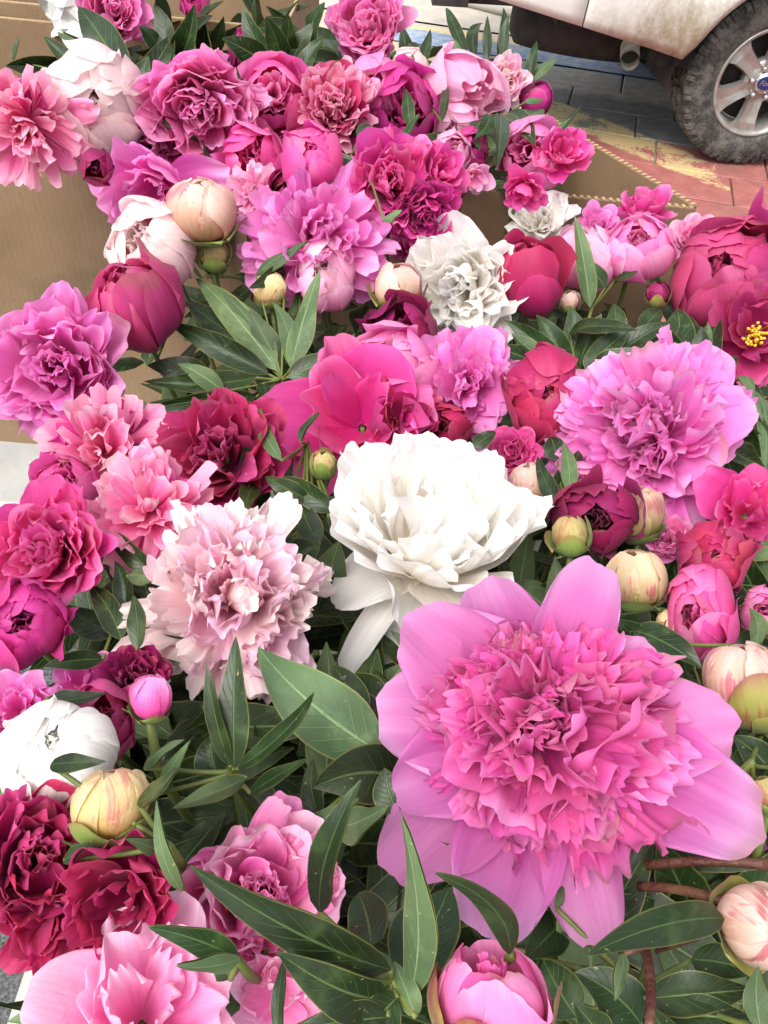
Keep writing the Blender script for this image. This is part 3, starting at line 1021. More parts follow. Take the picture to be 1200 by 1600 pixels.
def t_double(F, c, o):
    """many rounded petals, bowl outside and folded ruffles inside"""
    r = F.r
    guards(F, PM[o.get('g', c)], 7, 1.22, .52, 62, o.get('ga', 40), z0=-.62, cup=.95, ruf=.1)
    guards(F, PM[o.get('g', c)], 7, 1.12, .46, 52, 22, z0=-.58, cup=1.0, ruf=.14)
    for i in range(12):
        F.open('petal', PM[c], r.uniform(.7, .92), r.uniform(.14, .26), r.uniform(2, 24), r.uniform(-10, 16), i * GA, cup=r.uniform(.5, 1.4) * (1 if r.random() > .3 else -1), ruf=.3, notch=.2, z0=-.3, r0=.04, twist=r.normal(0, .5), k=1.8, fan=.5)
    N = o.get('n', 26)
    pw = o.get('pw', 1.0)
    for i in range(N):
        t = ((i + .5) / N) ** .6
        a = 6 + 52 * t + r.normal(0, 6)
        F.open('petal', PM[c], (.78 + .16 * t) * r.uniform(.88, 1.1) * 1.25, r.uniform(.24, .42) * pw, a + 12, a - 22 + r.normal(0, 14), i * GA + r.normal(0, .3), bend=1.2,
               cup=r.uniform(.5, 1.3) * (1 if r.random() > .15 else -1), ruf=r.uniform(.1, .28) / pw ** .5, notch=r.uniform(.03, .25), z0=-.56, r0=.10 * t, base=.3, tip=.24, twist=r.normal(0, .4), k=r.uniform(1.0, 2.0), lip=r.normal(-.1, .6))


def t_ball(F, c, o):
    """half open globe: overlapping shell petals round a crumpled crown"""
    r = F.r
    e = o.get('e', 1.0)
    op = .75 * o.get('open', 26)      # polar opening in degrees
    N = o.get('n', 16)
    st = o.get('stag', 46)
    for i in range(N):
        t = i / (N - 1)             # 0 inner .. 1 outer
        k = .80 + .2 * t + r.uniform(-.03, .02)
        top = 186 - op * r.uniform(.7, 1.15) - t * st * r.uniform(.3, 1.2)
        F.ball('petal', PM[c], k, 3 + 6 * t, top, i * GA + r.normal(0, .2), r.uniform(.55, .9) * o.get('bw', 1), elong=e, ruf=r.uniform(.02, .045) * o.get('ruf', 1), notch=r.uniform(0, .2),
               lip=float(r.choice([0, -.06, .08, .16])) * (1 if t > .3 else .3) * (.35 if o.get('tight') else 1), over=r.choice([-1, 1, 1]) * r.uniform(.05, .11), point=r.uniform(.6, 1.1), k=r.uniform(.8, 2.0), sw=r.normal(0, .2),
               lay=(float(r.choice([0, 0, .06, .14])) if t > .5 else 0.0) * (0 if o.get('tight') else 1))
    nc = o.get('core', 18)
    for i in range(nc):
        t = ((i + .5) / nc) ** .6
        F.open('petal', PM[o.get('cc', c)], (1.56 - .12 * t) * e * r.uniform(.92, 1.04), r.uniform(.2, .36), 6 + (op + 12) * .75 * t, -4 + (op + 6) * .3 * t + r.normal(0, 6), i * GA, cup=r.uniform(.6, 1.5) * (1 if r.random() > .25 else -1),
               ruf=.3, notch=.2, z0=-.62 * e, r0=.03, base=.3, twist=r.normal(0, .5), k=1.8, lip=r.normal(-.3, .5))


def t_bowl(F, c, o):
    """loose cup of a few large petals"""
    r = F.r
    guards(F, PM[o.get('g', c)], o.get('ng', 6), 1.35, .58, 78, o.get('ga', 30), z0=-.6, cup=.9, ruf=.16, notch=.1, j=14, lip=.6)
    guards(F, PM[c], 6, 1.25, .5, 58, 12, z0=-.55, cup=1.0, ruf=.2, notch=.1, j=10, lip=.4)
    N = o.get('n', 9)
    for i in range(N):
        t = ((i + .5) / N) ** .6
        F.open('petal', PM[c], r.uniform(.8, 1.15), r.uniform(.2, .34), 10 + 35 * t, 8 * t + r.normal(0, 10), i * GA, cup=r.uniform(.5, 1.3) * (1 if r.random() > .25 else -1), ruf=.3, notch=.15, z0=-.5, r0=.08, base=.3, twist=r.normal(0, .4), k=2)
    if o.get('stamen'):
        vs, fs, uv = [], [], []
        for i in range(60):
            a = r.uniform(0, 6.28)
            q = r.uniform(0, .2) * F.R
            h = F.R * r.uniform(.15, .3)
            b = np.array([q * math.cos(a), q * math.sin(a), -.25 * F.R])
            s = .016 * F.R
            tp = b + np.array([q * .4 * math.cos(a), q * .4 * math.sin(a), h])
            base = len(vs)
            for pnt, kk in ((b, .5), (tp, .6), (tp + np.array([0, 0, .07 * F.R]), 1.6)):
                for (dx, dy) in ((-1, -1), (1, -1), (1, 1), (-1, 1)):
                    vs.append(pnt + np.array([dx, dy, 0]) * s * kk)
            for q2 in (0, 4):
                fs += [[base + q2 + j, base + q2 + (j + 1) % 4, base + q2 + 4 + (j + 1) % 4, base + q2 + 4 + j] for j in range(4)]
            fs.append([base + 8, base + 9, base + 10, base + 11])
        F.parts.append(('stamens', np.array(vs), np.array(fs), np.zeros((len(vs), 2)), STAMEN, 99))


def t_tulip(F, c, o):
    o = {**dict(e=1.3, open=14, n=14, stag=56, core=6, bw=.92, ruf=1.5), **o}
    t_ball(F, c, o)


def sepals(F, n, c, hi, k=1.10, e=1.0, w=.72):
    r = F.r
    for i in range(n):
        F.ball('sepal', PM[c], k * r.uniform(.98, 1.03), 3, hi * r.uniform(.75, 1.15), i * 2 * math.pi / n + r.normal(0, .2), w * r.uniform(.8, 1.2), elong=e, ruf=.02, notch=.02, lip=float(r.choice([0, .03, .1])), point=1.3)


def t_bud(F, c, o):
    r = F.r
    e = o.get('e', 1.05)
    op = o.get('open', 10)
    for i in range(o.get('n', 9)):
        t = i / 8
        F.ball('petal', PM[c if i > 2 else o.get('cc', c)], .87 + .1 * t, 4, 190 - op - t * 34 * r.uniform(.2, 1.1), i * GA, r.uniform(.7, 1.05), elong=e, ruf=.025, notch=.1, lip=float(r.choice([0, -.03, .05])), over=float(r.choice([-1, 1])) * r.uniform(.06, .12), point=.8, k=r.uniform(1, 2.4), sw=r.normal(0, .25))
    if op > 18:
        for i in range(9):
            F.open('petal', PM[o.get('cc', c)], 1.5 * e * r.uniform(.85, 1.0), r.uniform(.15, .26), 5 + op * .5 * (i / 9), r.uniform(-6, 6), i * GA, cup=r.uniform(.7, 1.5), ruf=.3, notch=.15, z0=-.62 * e, r0=.03, twist=r.normal(0, .5))
    sepals(F, o.get('ns', 4), o.get('sc', 'sepal'), o.get('hi', 85), e=e)
    for i in range(o.get('bracts', 2)):
        F.open('bract', PM['sepal'], r.uniform(.9, 1.5), .16, 100, 60 + r.normal(0, 30), r.uniform(0, 6.28), cup=.8, ruf=.1, notch=0, z0=-1.0 * e, base=.5, tip=.9)


TYPES = dict(bomb=t_bomb, fluffy=t_fluffy, double=t_double, ball=t_ball, bowl=t_bowl, tulip=t_tulip, bud=t_bud)
DROPS = [(0, .30), (200, .315), (330, .34), (450, .372), (600, .375), (800, .345), (1000, .32), (1150, .305), (1350, .295), (1600, .285)]


def dropf(y):
    return float(np.interp(y, [d[0] for d in DROPS], [d[1] for d in DROPS]))


TUB_C = np.array([0.085, 0.27])
NAMES = dict(hero='pink_peony', orchid='pink_peony', hotpink='pink_peony', pink='pink_peony', palepink='pink_peony', salmon='pink_peony', magenta='magenta_peony', darkmag='magenta_peony',
             crimson='red_peony', rose='red_peony', blush='blush_peony', blushlilac='blush_peony', white='white_peony', cream='white_peony')
n_flowers = 0


def frame(axis, spin, loc):
    z = Vector(axis).normalized()
    up = Vector(CU)
    x = up.cross(z)
    if x.length < .05:
        x = Vector(CR)
    x.normalize()
    y = z.cross(x)
    m = Matrix((x, y, z)).transposed().to_4x4()
    m = m @ Matrix.Rotation(spin, 4, 'Z')
    m.translation = Vector(loc)
    return m


def add_stem(root, mw, p0, p1, p2, p3, r0=0.002, r1=0.0026, mat=None, name='stem'):
    pts = []
    for i in range(10):
        t = i / 9
        b = (1 - t) ** 3 * p0 + 3 * (1 - t) ** 2 * t * p1 + 3 * (1 - t) * t * t * p2 + t ** 3 * p3
        pts.append(b)
    inv = np.array(mw.inverted())
    loc = [(inv[:3, :3] @ p + inv[:3, 3]) for p in pts]
    return MB().tube(loc, [r0 + (r1 - r0) * i / 9 for i in range(10)], 7).build(name, mat or STEM_G, root, True)


def flower(x, y, rpx, typ, colour, face, label, dz=0.0, back=None, build=None, stem=True, smat=None, seed=None, **o):
    """one cut peony: root at the flower head, petals, sepals and stem as parts"""
    global n_flowers
    n_flowers += 1
    if back is None:
        back = False
    if typ != 'bud' and rpx < 160:
        rpx *= 1.08
    drop = (0.30 if back else dropf(y)) + dz
    P, t = at(x, y, drop)
    R = rpx * t / FPX
    tocam = (CAM - P) / np.linalg.norm(CAM - P)
    fx, fy = face
    if typ == 'bud' and fy > 0 and abs(fx) < .4:
        fy = min(.95, fy * .3 + .82)
        fx *= .3
        o['hi'] = o.get('hi', 85) + 18
    if typ == 'double' and build is None:
        jr = np.random.default_rng(n_flowers + 400)
        fx, fy = fx + jr.uniform(-.28, .28), fy + jr.uniform(-.1, .3)
        o.setdefault('ga', jr.uniform(12, 60))
    w = math.sqrt(max(0.02, 1 - fx * fx - fy * fy))
    rr = CR - tocam * (CR @ tocam)
    rr /= np.linalg.norm(rr)
    uu = np.cross(tocam, rr)
    axis = tocam * w + rr * fx + uu * fy
    F = Flower(seed if seed is not None else n_flowers * 17 + 5, R, rpx)
    (build or TYPES[typ])(F, colour, o)
    F.warp(.075 if typ in ('ball', 'tulip') else .04)
    mw = frame(axis, o.get('spin', 0.0), P)
    nm = 'peony_bud' if typ == 'bud' else NAMES.get(colour, 'pink_peony')
    root = tag(link(nm, None), label, 'peony bud' if typ == 'bud' else 'peony', 'cut peonies in the boxes' if back else 'cut peonies in the near bunch')
    root.matrix_world = mw
    small = {}
    for name, v, f, uv, mat, size in F.parts:
        if size < 9 and name == 'petal':
            small.setdefault(mat.name, []).append((v, f, uv, mat))
            continue
        link(name, mesh_np(name, v, f, mat, uv), root)
    for k, lst in small.items():
        off, V, Fc, UV = 0, [], [], []
        for v, f, uv, mat in lst:
            V.append(v), Fc.append(f + off), UV.append(uv)
            off += len(v)
        fmax = max(f.shape[1] for f in Fc)
        ob = link('ruffled_centre', mesh_np('ruffled_centre', np.concatenate(V), np.concatenate(Fc), lst[0][3], np.concatenate(UV)), root)
        ob['kind'] = 'stuff'
    if stem:
        p0 = P - axis * R * (.55 if typ != 'bud' else .95 * o.get('e', 1.05))
        p1 = p0 - axis * 0.07
        if back:
            p3 = np.array([np.clip(P[0] * .95, -.7, .1), max(P[1] + .05, YF + .06), TZ + .02])
            p2 = p3 + np.array([0, 0, .2])
        else:
            tgt = TUB_C + (P[:2] - TUB_C) * .55
            tgt = np.clip(tgt, TUB_C - np.array([.25, .3]), TUB_C + np.array([.25, .3]))
            p3 = np.array([tgt[0], tgt[1], TZ + .015])
            p2 = p3 + np.array([0, 0, .15])
        add_stem(root, mw, p0, p1, p2, p3, mat=smat)
    return root


def t_hero(F, c, o):
    r = F.r
    for phi, L, W, a0, a1, cup, ruf, lip in (
            (144, 1.14, .44, 56, 62, .8, .12, .3), (114, 1.06, .33, 58, 70, .8, .09, 0), (72, 1.12, .30, 50, 62, 1.3, .09, -.3), (3, 1.02, .32, 66, 80, .7, .14, .3),
            (-25, 1.14, .35, 70, 84, .6, .14, .4), (-76, 1.16, .27, 74, 92, 1.0, .12, -.9), (-105, 1.24, .31, 74, 88, .6, .10, .4),
            (-134, 1.22, .32, 74, 88, .5, .10, .4), (-152, .98, .34, 60, 82, .8, .12, .1), (178, 1.02, .40, 64, 84, .7, .14, .2), (38, .80, .26, 58, 80, .8, .1, 0)):
        F.open('petal', PM['heroguard'], L, W, a0, a1, D(phi), bend=1.0, cup=cup, ruf=ruf, notch=.10, z0=-.38, r0=.04, base=.42, tip=.3, k=1.2, lip=lip, twist=r.normal(0, .1))
    # broad inner petals under the ruffle
    for i in range(16):
        a = r.uniform(48, 58) if 2 < i < 11 else r.uniform(58, 72)
        F.open('petal', PM['hero'], r.uniform(.62, .76), r.uniform(.13, .2), a - 14, a + r.uniform(-14, 8), i * 2 * math.pi / 16 + r.normal(0, .12), cup=r.uniform(.4, 1), ruf=.22, notch=.3, z0=-.25, r0=.05, base=.35, tip=.12, k=2.6, twist=r.normal(0, .25), lip=r.normal(.1, .3))
    # larger folded sheets standing in the ruffle
    for i in range(22):
        t = r.uniform(.25, .95)
        phi = i * GA * 1.7 + r.normal(0, .3)
        a = 14 + 52 * t
        if 50 < math.degrees(phi) % 360 < 170:
            a = min(a, 46)
        F.open('petal', PM['hero'], r.uniform(.62, .78), r.uniform(.2, .32), a + r.uniform(-6, 10), a - r.uniform(0, 40), phi, bend=1.4, cup=r.uniform(.4, 1.2) * (1 if r.random() > .4 else -1), ruf=r.uniform(.25, .45), notch=r.uniform(.1, .3), z0=-.30, r0=.08 * t, base=.3, tip=.26,
               twist=r.normal(0, .5), k=r.uniform(.9, 1.8), lip=r.normal(-.3, .9), fan=r.uniform(.3, .8))
    N = 118
    sub = [(r.uniform(0, 6.28), r.uniform(.25, .8), r.uniform(0, 6.28)) for _ in range(9)]
    for i in range(N):
        t = ((i + .5) / N) ** .58
        a = 8 + 70 * t + r.normal(0, 7)
        phi = i * GA + r.normal(0, .3)
        for sp, st, sd_ in sub:
            d_ = abs((phi - sp + math.pi) % (2 * math.pi) - math.pi)
            if d_ < .5 and abs(t - st) < .2:
                a += 18 * math.sin(sd_)
                phi += .35 * math.cos(sd_)
        if 50 < math.degrees(phi) % 360 < 170:
            a = min(a, 54 + r.uniform(-8, 4))
        if 170 <= math.degrees(phi) % 360 < 235:
            a = min(a, 60 + r.uniform(-8, 4))
        ln = .745 * (1 - .30 * (1 - t) ** 2.5) * (1 + r.normal(0, .10)) * (.84 + .16 * math.sin(D(a)))
        W = r.uniform(.08, .20)
        F.open('petal', PM['hero'], ln, W, a + r.uniform(-10, 10), a + r.uniform(-42, 20), phi, bend=1.5, cup=r.uniform(.3, 1.3) * (1 if r.random() > .28 else -1), ruf=r.uniform(.2, .5), notch=r.uniform(.15, .4),
               z0=-.30, r0=.10 * t, base=.30, tip=r.uniform(.2, .32), twist=r.normal(0, .55), k=r.uniform(1.2, 2.8), sway=r.normal(0, .09), lip=r.normal(-.3, .9), fan=r.uniform(.3, .95))


def t_white(F, c, o):
    r = F.r
    guards(F, PM[c], 9, 1.28, .46, 72, 30, z0=-.5, cup=.8, ruf=.14, notch=.14, j=11, lip=.6)
    guards(F, PM[c], 9, 1.26, .44, 56, 16, z0=-.5, cup=.9, ruf=.18, notch=.15, j=9, lip=.5)
    for i in range(26):
        t = ((i + .5) / 26) ** .6
        a = 4 + 44 * t + r.normal(0, 7)
        F.open('petal', PM[c], 1.16 * r.uniform(.88, 1.1), r.uniform(.24, .42), a + 10, a - 18 + r.normal(0, 14), i * GA + r.normal(0, .3), cup=r.uniform(.4, 1.1) * (1 if r.random() > .2 else -1), ruf=r.uniform(.15, .35), notch=r.uniform(.05, .25),
               z0=-.5, r0=.1 * t, base=.32, tip=.26, twist=r.normal(0, .35), k=r.uniform(1.0, 2.0), lip=r.normal(-.1, .7), fan=r.uniform(0, .5))
    # two petals hanging loose
    F.open('petal', PM[c], 1.25, .20, 100, 132, D(226), cup=1.3, ruf=.1, notch=.0, z0=-.45, k=1.2, lip=.2)
    F.open('petal', PM[c], 1.1, .18, 110, 150, D(244), cup=.8, ruf=.1, notch=.0, z0=-.5, k=1.2)
    F.open('petal', PM[c], 1.0, .34, 84, 110, D(205), cup=.6, ruf=.15, notch=.1, z0=-.42, k=1.2)


def t_blush(F, c, o):
    r = F.r
    guards(F, PM['blush'], 8, .9, .3, 70, 90, z0=-.3, cup=.6, ruf=.15, notch=.2)
    pom(F, PM['blush'], 95, 1.0, 94, .12, .21, .3, .35, z0=-.25, squash=.85, incurve=45, flip=.2, tw=.6)
    for i in range(30):
        t = ((i + .5) / 30) ** .6
        a = 4 + 56 * t + r.normal(0, 8)
        F.open('petal', PM['blushlilac'], r.uniform(.9, 1.08), r.uniform(.16, .3), a + 12, a - 30 * r.random(), i * GA + r.normal(0, .3), bend=1.3, cup=r.uniform(.4, 1.3) * (1 if r.random() > .35 else -1), ruf=r.uniform(.25, .5), notch=r.uniform(.05, .3), z0=-.22, r0=.1 * t, base=.3, tip=.2,
               twist=r.normal(0, .6), k=r.uniform(1.1, 2.2), lip=r.normal(-.2, .8))


B = True
# ---- flowers standing in the boxes behind
flower(176, 12, 58, 'double', 'pink', (0, .3), 'pink peony cut off by the top edge, above the long dark leaves', back=B, dz=.02)
flower(303, 8, 24, 'ball', 'magenta', (0, .5), 'small magenta peony at the top edge among green leaves', back=B, dz=.02)
flower(38, 200, 78, 'fluffy', 'salmon', (-.25, -.35), 'shaggy salmon pink peony hanging over the front of the box', back=B, dz=.005, g='magenta')
flower(147, 162, 72, 'ball', 'blush', (-.05, -.05), 'round blush white peony in front of the upper dark leaves', back=B, open=14, n=22, ruf=1.0, tight=1)
flower(233, 214, 52, 'double', 'darkmag', (-.2, .2), 'dark magenta ruffled peony between blush globe and tall pink bloom', back=B, dz=.025)
flower(150, 261, 28, 'bud', 'darkmag', (-.1, -.2), 'small dusky pink bud hanging below the blush globe', back=B, dz=.0, n=9, open=25, hi=50, bracts=0)
flower(316, 172, 98, 'double', 'pink', (.12, -.2), 'tall open pink peony with dense folds and a pale hood petal', back=B, g='pink', n=56, ga=25, pw=.75)
flower(378, 82, 25, 'tulip', 'magenta', (.2, .6), 'magenta petal tips behind the tall pink peony', back=B, dz=.03)
flower(425, 152, 52, 'ball', 'hotpink', (.05, .25), 'hot pink cup shaped peony beside the tall pink bloom', back=B, open=48, n=16, cc='pink')
flower(521, 165, 60, 'double', 'salmon', (.05, .05), 'rose coloured peony packed with many fine curled petals', back=B, n=70, g='rose', pw=.65)
flower(400, 248, 48, 'ball', 'hotpink', (-.15, .1), 'deep pink half shut peony below the hot pink cup', back=B, dz=.02, open=30)
flower(488, 246, 46, 'ball', 'hotpink', (.05, .4), 'smooth deep pink globe under the rose coloured peony', back=B, open=10, n=14, dz=-.012, tight=1)
flower(577, 42, 62, 'double', 'pink', (.1, .25), 'ragged pink peony near the top edge', back=B, n=40)
flower(591, 136, 40, 'ball', 'pink', (-.1, .2), 'mid pink round peony under the ragged top bloom', back=B, open=20)
flower(640, 106, 26, 'ball', 'blush', (.2, .3), 'little blush globe beside the mid pink round peony', back=B, open=20, dz=-.005)
flower(632, 178, 58, 'ball', 'magenta', (.1, .25), 'magenta cupped peony beneath the little blush globe', back=B, dz=.02, open=40)
flower(728, 136, 50, 'tulip', 'palepink', (.45, -.25), 'pale pink peony with one big smooth petal, in front of upright leaves', back=B, e=1.25, open=30, n=10, core=10)
flower(788, 126, 42, 'double', 'blush', (.25, -.05), 'blush pink ruffled peony next to the smooth pale pink one', back=B, g='palepink', n=44, pw=.7)
flower(838, 154, 26, 'bud', 'magenta', (.3, .4), 'magenta bud outermost towards the truck', back=B, hi=40, dz=.02)
flower(612, 285, 70, 'double', 'hotpink', (-.1, .0), 'deep pink peony with crumpled heart at the near rim of the box', back=B, n=32, g='magenta', dz=.0)
flower(690, 268, 42, 'bowl', 'hotpink', (.5, .3), 'deep pink loose petalled peony bending to the box corner', back=B, dz=-.005)
flower(662, 336, 52, 'double', 'magenta', (.15, -.35), 'magenta peony drooping over the cardboard rim', back=B, dz=.02, n=40)
flower(712, 196, 34, 'ball', 'palepink', (-.1, -.2), 'pale pink petals under the smooth pale pink peony', back=B, dz=.03)
flower(704, 238, 30, 'ball', 'palepink', (.1, .2), 'small pale pink bloom opening above the cardboard rim', back=B, dz=.015, open=30)
flower(738, 232, 27, 'ball', 'magenta', (.2, .2), 'small magenta bloom beside green sepals above the rim', back=B, dz=.015)
flower(742, 278, 24, 'bowl', 'palepink', (.2, -.3), 'pale petals lying on the inner cardboard rim', back=B, dz=.01, n=4)
flower(826, 238, 46, 'ball', 'pink', (-.1, .1), 'mid pink peony behind dark hanging leaves in the box', back=B, dz=.01, open=35)
flower(880, 236, 40, 'bowl', 'hotpink', (.2, .5), 'hot pink peony with flared petals leaning towards the truck', back=B, dz=-.005)
flower(818, 298, 34, 'bowl', 'hotpink', (-.1, -.5), 'hot pink petals flopped over the box front', back=B, dz=-.005, n=5)
flower(236, 302, 72, 'bowl', 'orchid', (-.35, -.3), 'orchid pink peony with wide loose petals below the dark magenta one', back=B, dz=.03, g='orchid')
flower(452, 296, 27, 'ball', 'darkmag', (.1, .5), 'small dark magenta bloom behind the shaggy orchid pink peony', back=B, dz=.02)
flower(395, 300, 40, 'fluffy', 'palepink', (-.3, .1), 'pale pink fringe of petals behind the cream bud', back=B, dz=.03)

# ---- far half of the near bunch
flower(316, 328, 57, 'bud', 'pinkbud', (-.2, .45), 'fat cream bud with round green sepals atop the near bunch', dz=-.02, e=.92, open=12, hi=62, ns=3, bracts=1, seed=77)
flower(334, 398, 27, 'bud', 'greenbud', (-.1, .3), 'small green bud right under the fat cream bud', dz=.0, e=.9, hi=120, bracts=1)
flower(237, 387, 64, 'ball', 'blush', (-.4, .25), 'blush white half open peony left of the fat cream bud', dz=-.01, open=18, tight=1)
flower(208, 484, 68, 'tulip', 'rose', (-.3, .72), 'deep rose red tulip shaped peony above the big orchid bloom', dz=-.02, e=1.15, open=12, n=18, core=8, ruf=1.8)
flower(86, 578, 112, 'double', 'orchid', (-.05, -.15), 'large orchid pink peony against the cardboard box front', dz=-.015, n=34, g='orchid')
flower(496, 372, 100, 'fluffy', 'orchid', (.05, .25), 'shaggy orchid pink peony at the far side of the near bunch', n=95, dz=-.015)
flower(423, 451, 28, 'bud', 'creambud', (-.1, .35), 'small cream yellow bud on green leaves below the fat cream bud', hi=55, dz=-.01, bracts=1)
flower(507, 432, 48, 'ball', 'palepink', (0, .3), 'pale pink round peony in front of the shaggy orchid one', dz=-.01, open=14, cc='blush', tight=1)
flower(620, 448, 37, 'bud', 'pinkbud', (.05, .5), 'cream and pink bud with dark sepals beside the white peony', hi=85, dz=-.01, sc='sepalred')
flower(640, 388, 34, 'bowl', 'pink', (-.1, .3), 'pink petals just behind the cream and pink bud', dz=.02)
flower(722, 444, 92, 'double', 'white', (-.02, .0), 'ivory white double peony by the cardboard box corner', dz=-.01, n=36, g='white')
flower(848, 340, 44, 'double', 'white', (-.1, .5), 'white ruffled peony half hidden behind the red tulip shaped bud', dz=.01)
flower(826, 432, 50, 'tulip', 'crimson', (-.02, .85), 'crimson tulip shaped bud next to the ivory white peony', dz=-.015, e=1.25, open=10, n=12, core=3)
flower(905, 402, 48, 'tulip', 'palepink', (.0, .75), 'pale pink egg shaped peony behind an upright green leaf', dz=.0, e=1.1, open=14)
flower(930, 356, 38, 'double', 'orchid', (.0, .4), 'orchid pink ruffled peony at the far side near the box corner', dz=.01)
flower(1008, 320, 40, 'bowl', 'hotpink', (.1, .93), 'hot pink peony with tall upright petals before the box corner', dz=.005, n=5)
flower(992, 388, 50, 'ball', 'pink', (.05, .4), 'pink round peony under the tall upright petals', dz=-.01, open=20)
flower(1084, 372, 36, 'double', 'palepink', (.2, .4), 'pale pink peony nearest the red paving', dz=.0)
flower(1128, 438, 84, 'ball', 'rose', (.0, .4), 'rose red peony of broad petals at the edge under the paving', dz=-.01, open=16, n=20, ruf=2)
flower(1180, 522, 66, 'bowl', 'rose', (.25, .15), 'rose red open peony showing yellow stamens', dz=-.01, stamen=1, n=2)
flower(1028, 459, 19, 'bud', 'darkmag', (.05, .4), 'tiny dark maroon bud beside the broad rose red peony', dz=-.005, hi=90, sc='sepalred', bracts=0)
flower(890, 470, 17, 'bud', 'pinkbud', (.0, .4), 'tiny pink streaked bud below the pale pink egg shaped peony', dz=.0, bracts=0)
flower(628, 528, 50, 'ball', 'darkmag', (-.1, .2), 'dark magenta peony beneath the cream and pink bud', dz=.01, open=40)
flower(607, 578, 62, 'ball', 'pink', (-.1, .2), 'light pink rounded peony in the middle of the bunch', open=30, cc='palepink')
flower(728, 600, 82, 'bomb', 'orchid', (-.05, .15), 'orchid pink peony with tall back petals under the ivory one', dz=-.005, n=70)
flower(856, 618, 64, 'ball', 'crimson', (.05, .1), 'crimson globe of tight folded petals in mid bunch', dz=-.015, open=12, n=26, ruf=2.0)
flower(1000, 680, 138, 'bomb', 'orchid', (-.25, .12), 'big orchid pink peony, ruffled, with broad pale skirt petals', dz=-.02, n=110, ng=9)
flower(345, 702, 98, 'double', 'rose', (.12, .05), 'wilting rose red peony with crumpled open petals', dz=-.015, n=22, g='crimson')
flower(560, 648, 106, 'bowl', 'hotpink', (-.1, .35), 'hot pink loose peony with large smooth petals in the middle', dz=-.005, ga=45, n=4)
flower(640, 655, 50, 'bowl', 'crimson', (.2, .2), 'crimson petals against the side of the hot pink loose peony', dz=-.005, n=5)
flower(165, 705, 84, 'fluffy', 'salmon', (.0, .15), 'two toned pink peony with browned petal ends by the table', dz=-.01, g='magenta')
flower(105, 758, 45, 'ball', 'hotpink', (-.2, .2), 'hot pink cup below the browned two toned peony', dz=-.0, open=40)
flower(232, 792, 84, 'fluffy', 'salmon', (-.1, .25), 'pink shaggy peony with pale pointed petals and hot pink skirt', dz=-.02, g='hotpink')
flower(72, 862, 100, 'double', 'hotpink', (-.1, .1), 'large hot pink peony with pale frayed heart at the left border', dz=-.015, n=30, g='hotpink')
flower(38, 978, 62, 'ball', 'magenta', (-.05, .2), 'magenta globe at the left border below the large hot pink peony', dz=-.005, open=20, n=22, ruf=1.8)
flower(435, 811, 31, 'bud', 'creambud', (.1, .35), 'yellow cream bud alone between red and white peonies', dz=-.02, hi=80)
flower(505, 726, 21, 'bud', 'greenbud', (.0, .3), 'small green and pink bud under the hot pink loose peony', dz=-.005, hi=120)
flower(676, 828, 172, 'double', 'white', (.16, .7), 'large pure white peony behind the biggest pink one', dz=-.01, build=t_white, seed=12)
flower(362, 930, 140, 'fluffy', 'blushlilac', (.0, .2), 'big blush peony with lilac tinted frilled petals', dz=-.01, build=t_blush)
flower(800, 705, 44, 'double', 'hotpink', (-.1, .2), 'pink ruffled peony peeping over the large white one', dz=.01)
flower(690, 672, 40, 'ball', 'crimson', (.0, .2), 'crimson bloom low between hot pink and orchid peonies', dz=.02)
flower(655, 712, 34, 'bowl', 'hotpink', (-.1, .2), 'pink petals just behind the large white peony', dz=.03)
flower(824, 757, 33, 'bud', 'pinkbud', (.0, .3), 'round peach bud by the shoulder of the large white peony', dz=-.005, hi=70, sc='sepalred')
flower(905, 752, 30, 'ball', 'pink', (.1, .1), 'small pink bloom beside a single upright leaf', dz=.01)
flower(926, 812, 58, 'ball', 'darkmag', (.05, .1), 'dark magenta globe among cream buds', dz=-.005, open=25)
flower(1000, 802, 40, 'bud', 'stripebud', (.05, .3), 'cream bud with red streaks behind the green cream bud', dz=-.005, hi=55, bracts=0)
flower(1046, 842, 38, 'double', 'pink', (.0, .1), 'pink frilled bloom between striped bud and dark crimson globe', dz=.01)
flower(890, 836, 31, 'bud', 'greenbud', (-.1, .4), 'green bud on an upright stem behind the biggest peony', dz=-.015, hi=110)
flower(992, 905, 47, 'bud', 'stripebud', (-.1, .35), 'large green cream bud streaked red above the biggest peony', dz=-.01, hi=70, bracts=1)
flower(1118, 872, 58, 'ball', 'crimson', (.0, .12), 'dark crimson globe on the side below the pink loose petals', dz=-.01, open=10, n=22, ruf=1.8)
flower(1168, 800, 62, 'bowl', 'hotpink', (.1, .2), 'pink loose petals at the border above the dark crimson globe', dz=.0)
flower(1092, 958, 60, 'ball', 'hotpink', (-.05, .1), 'bright pink globe below the dark crimson one', dz=-.005, open=18, n=20, ruf=1.8)
flower(1046, 972, 22, 'bud', 'creambud', (-.3, -.2), 'small cream bud under the bright pink globe', dz=.0, bracts=0)
flower(1192, 952, 34, 'ball', 'pink', (.1, .1), 'pink bloom cut by the border beside the bright pink globe', dz=.0)
flower(1166, 1068, 66, 'bud', 'pinkbud', (-.15, .55), 'large blush bud with red edged green sepals at the border', dz=-.01, e=1.1, hi=92, sc='sepalred', ns=5, spin=.5)

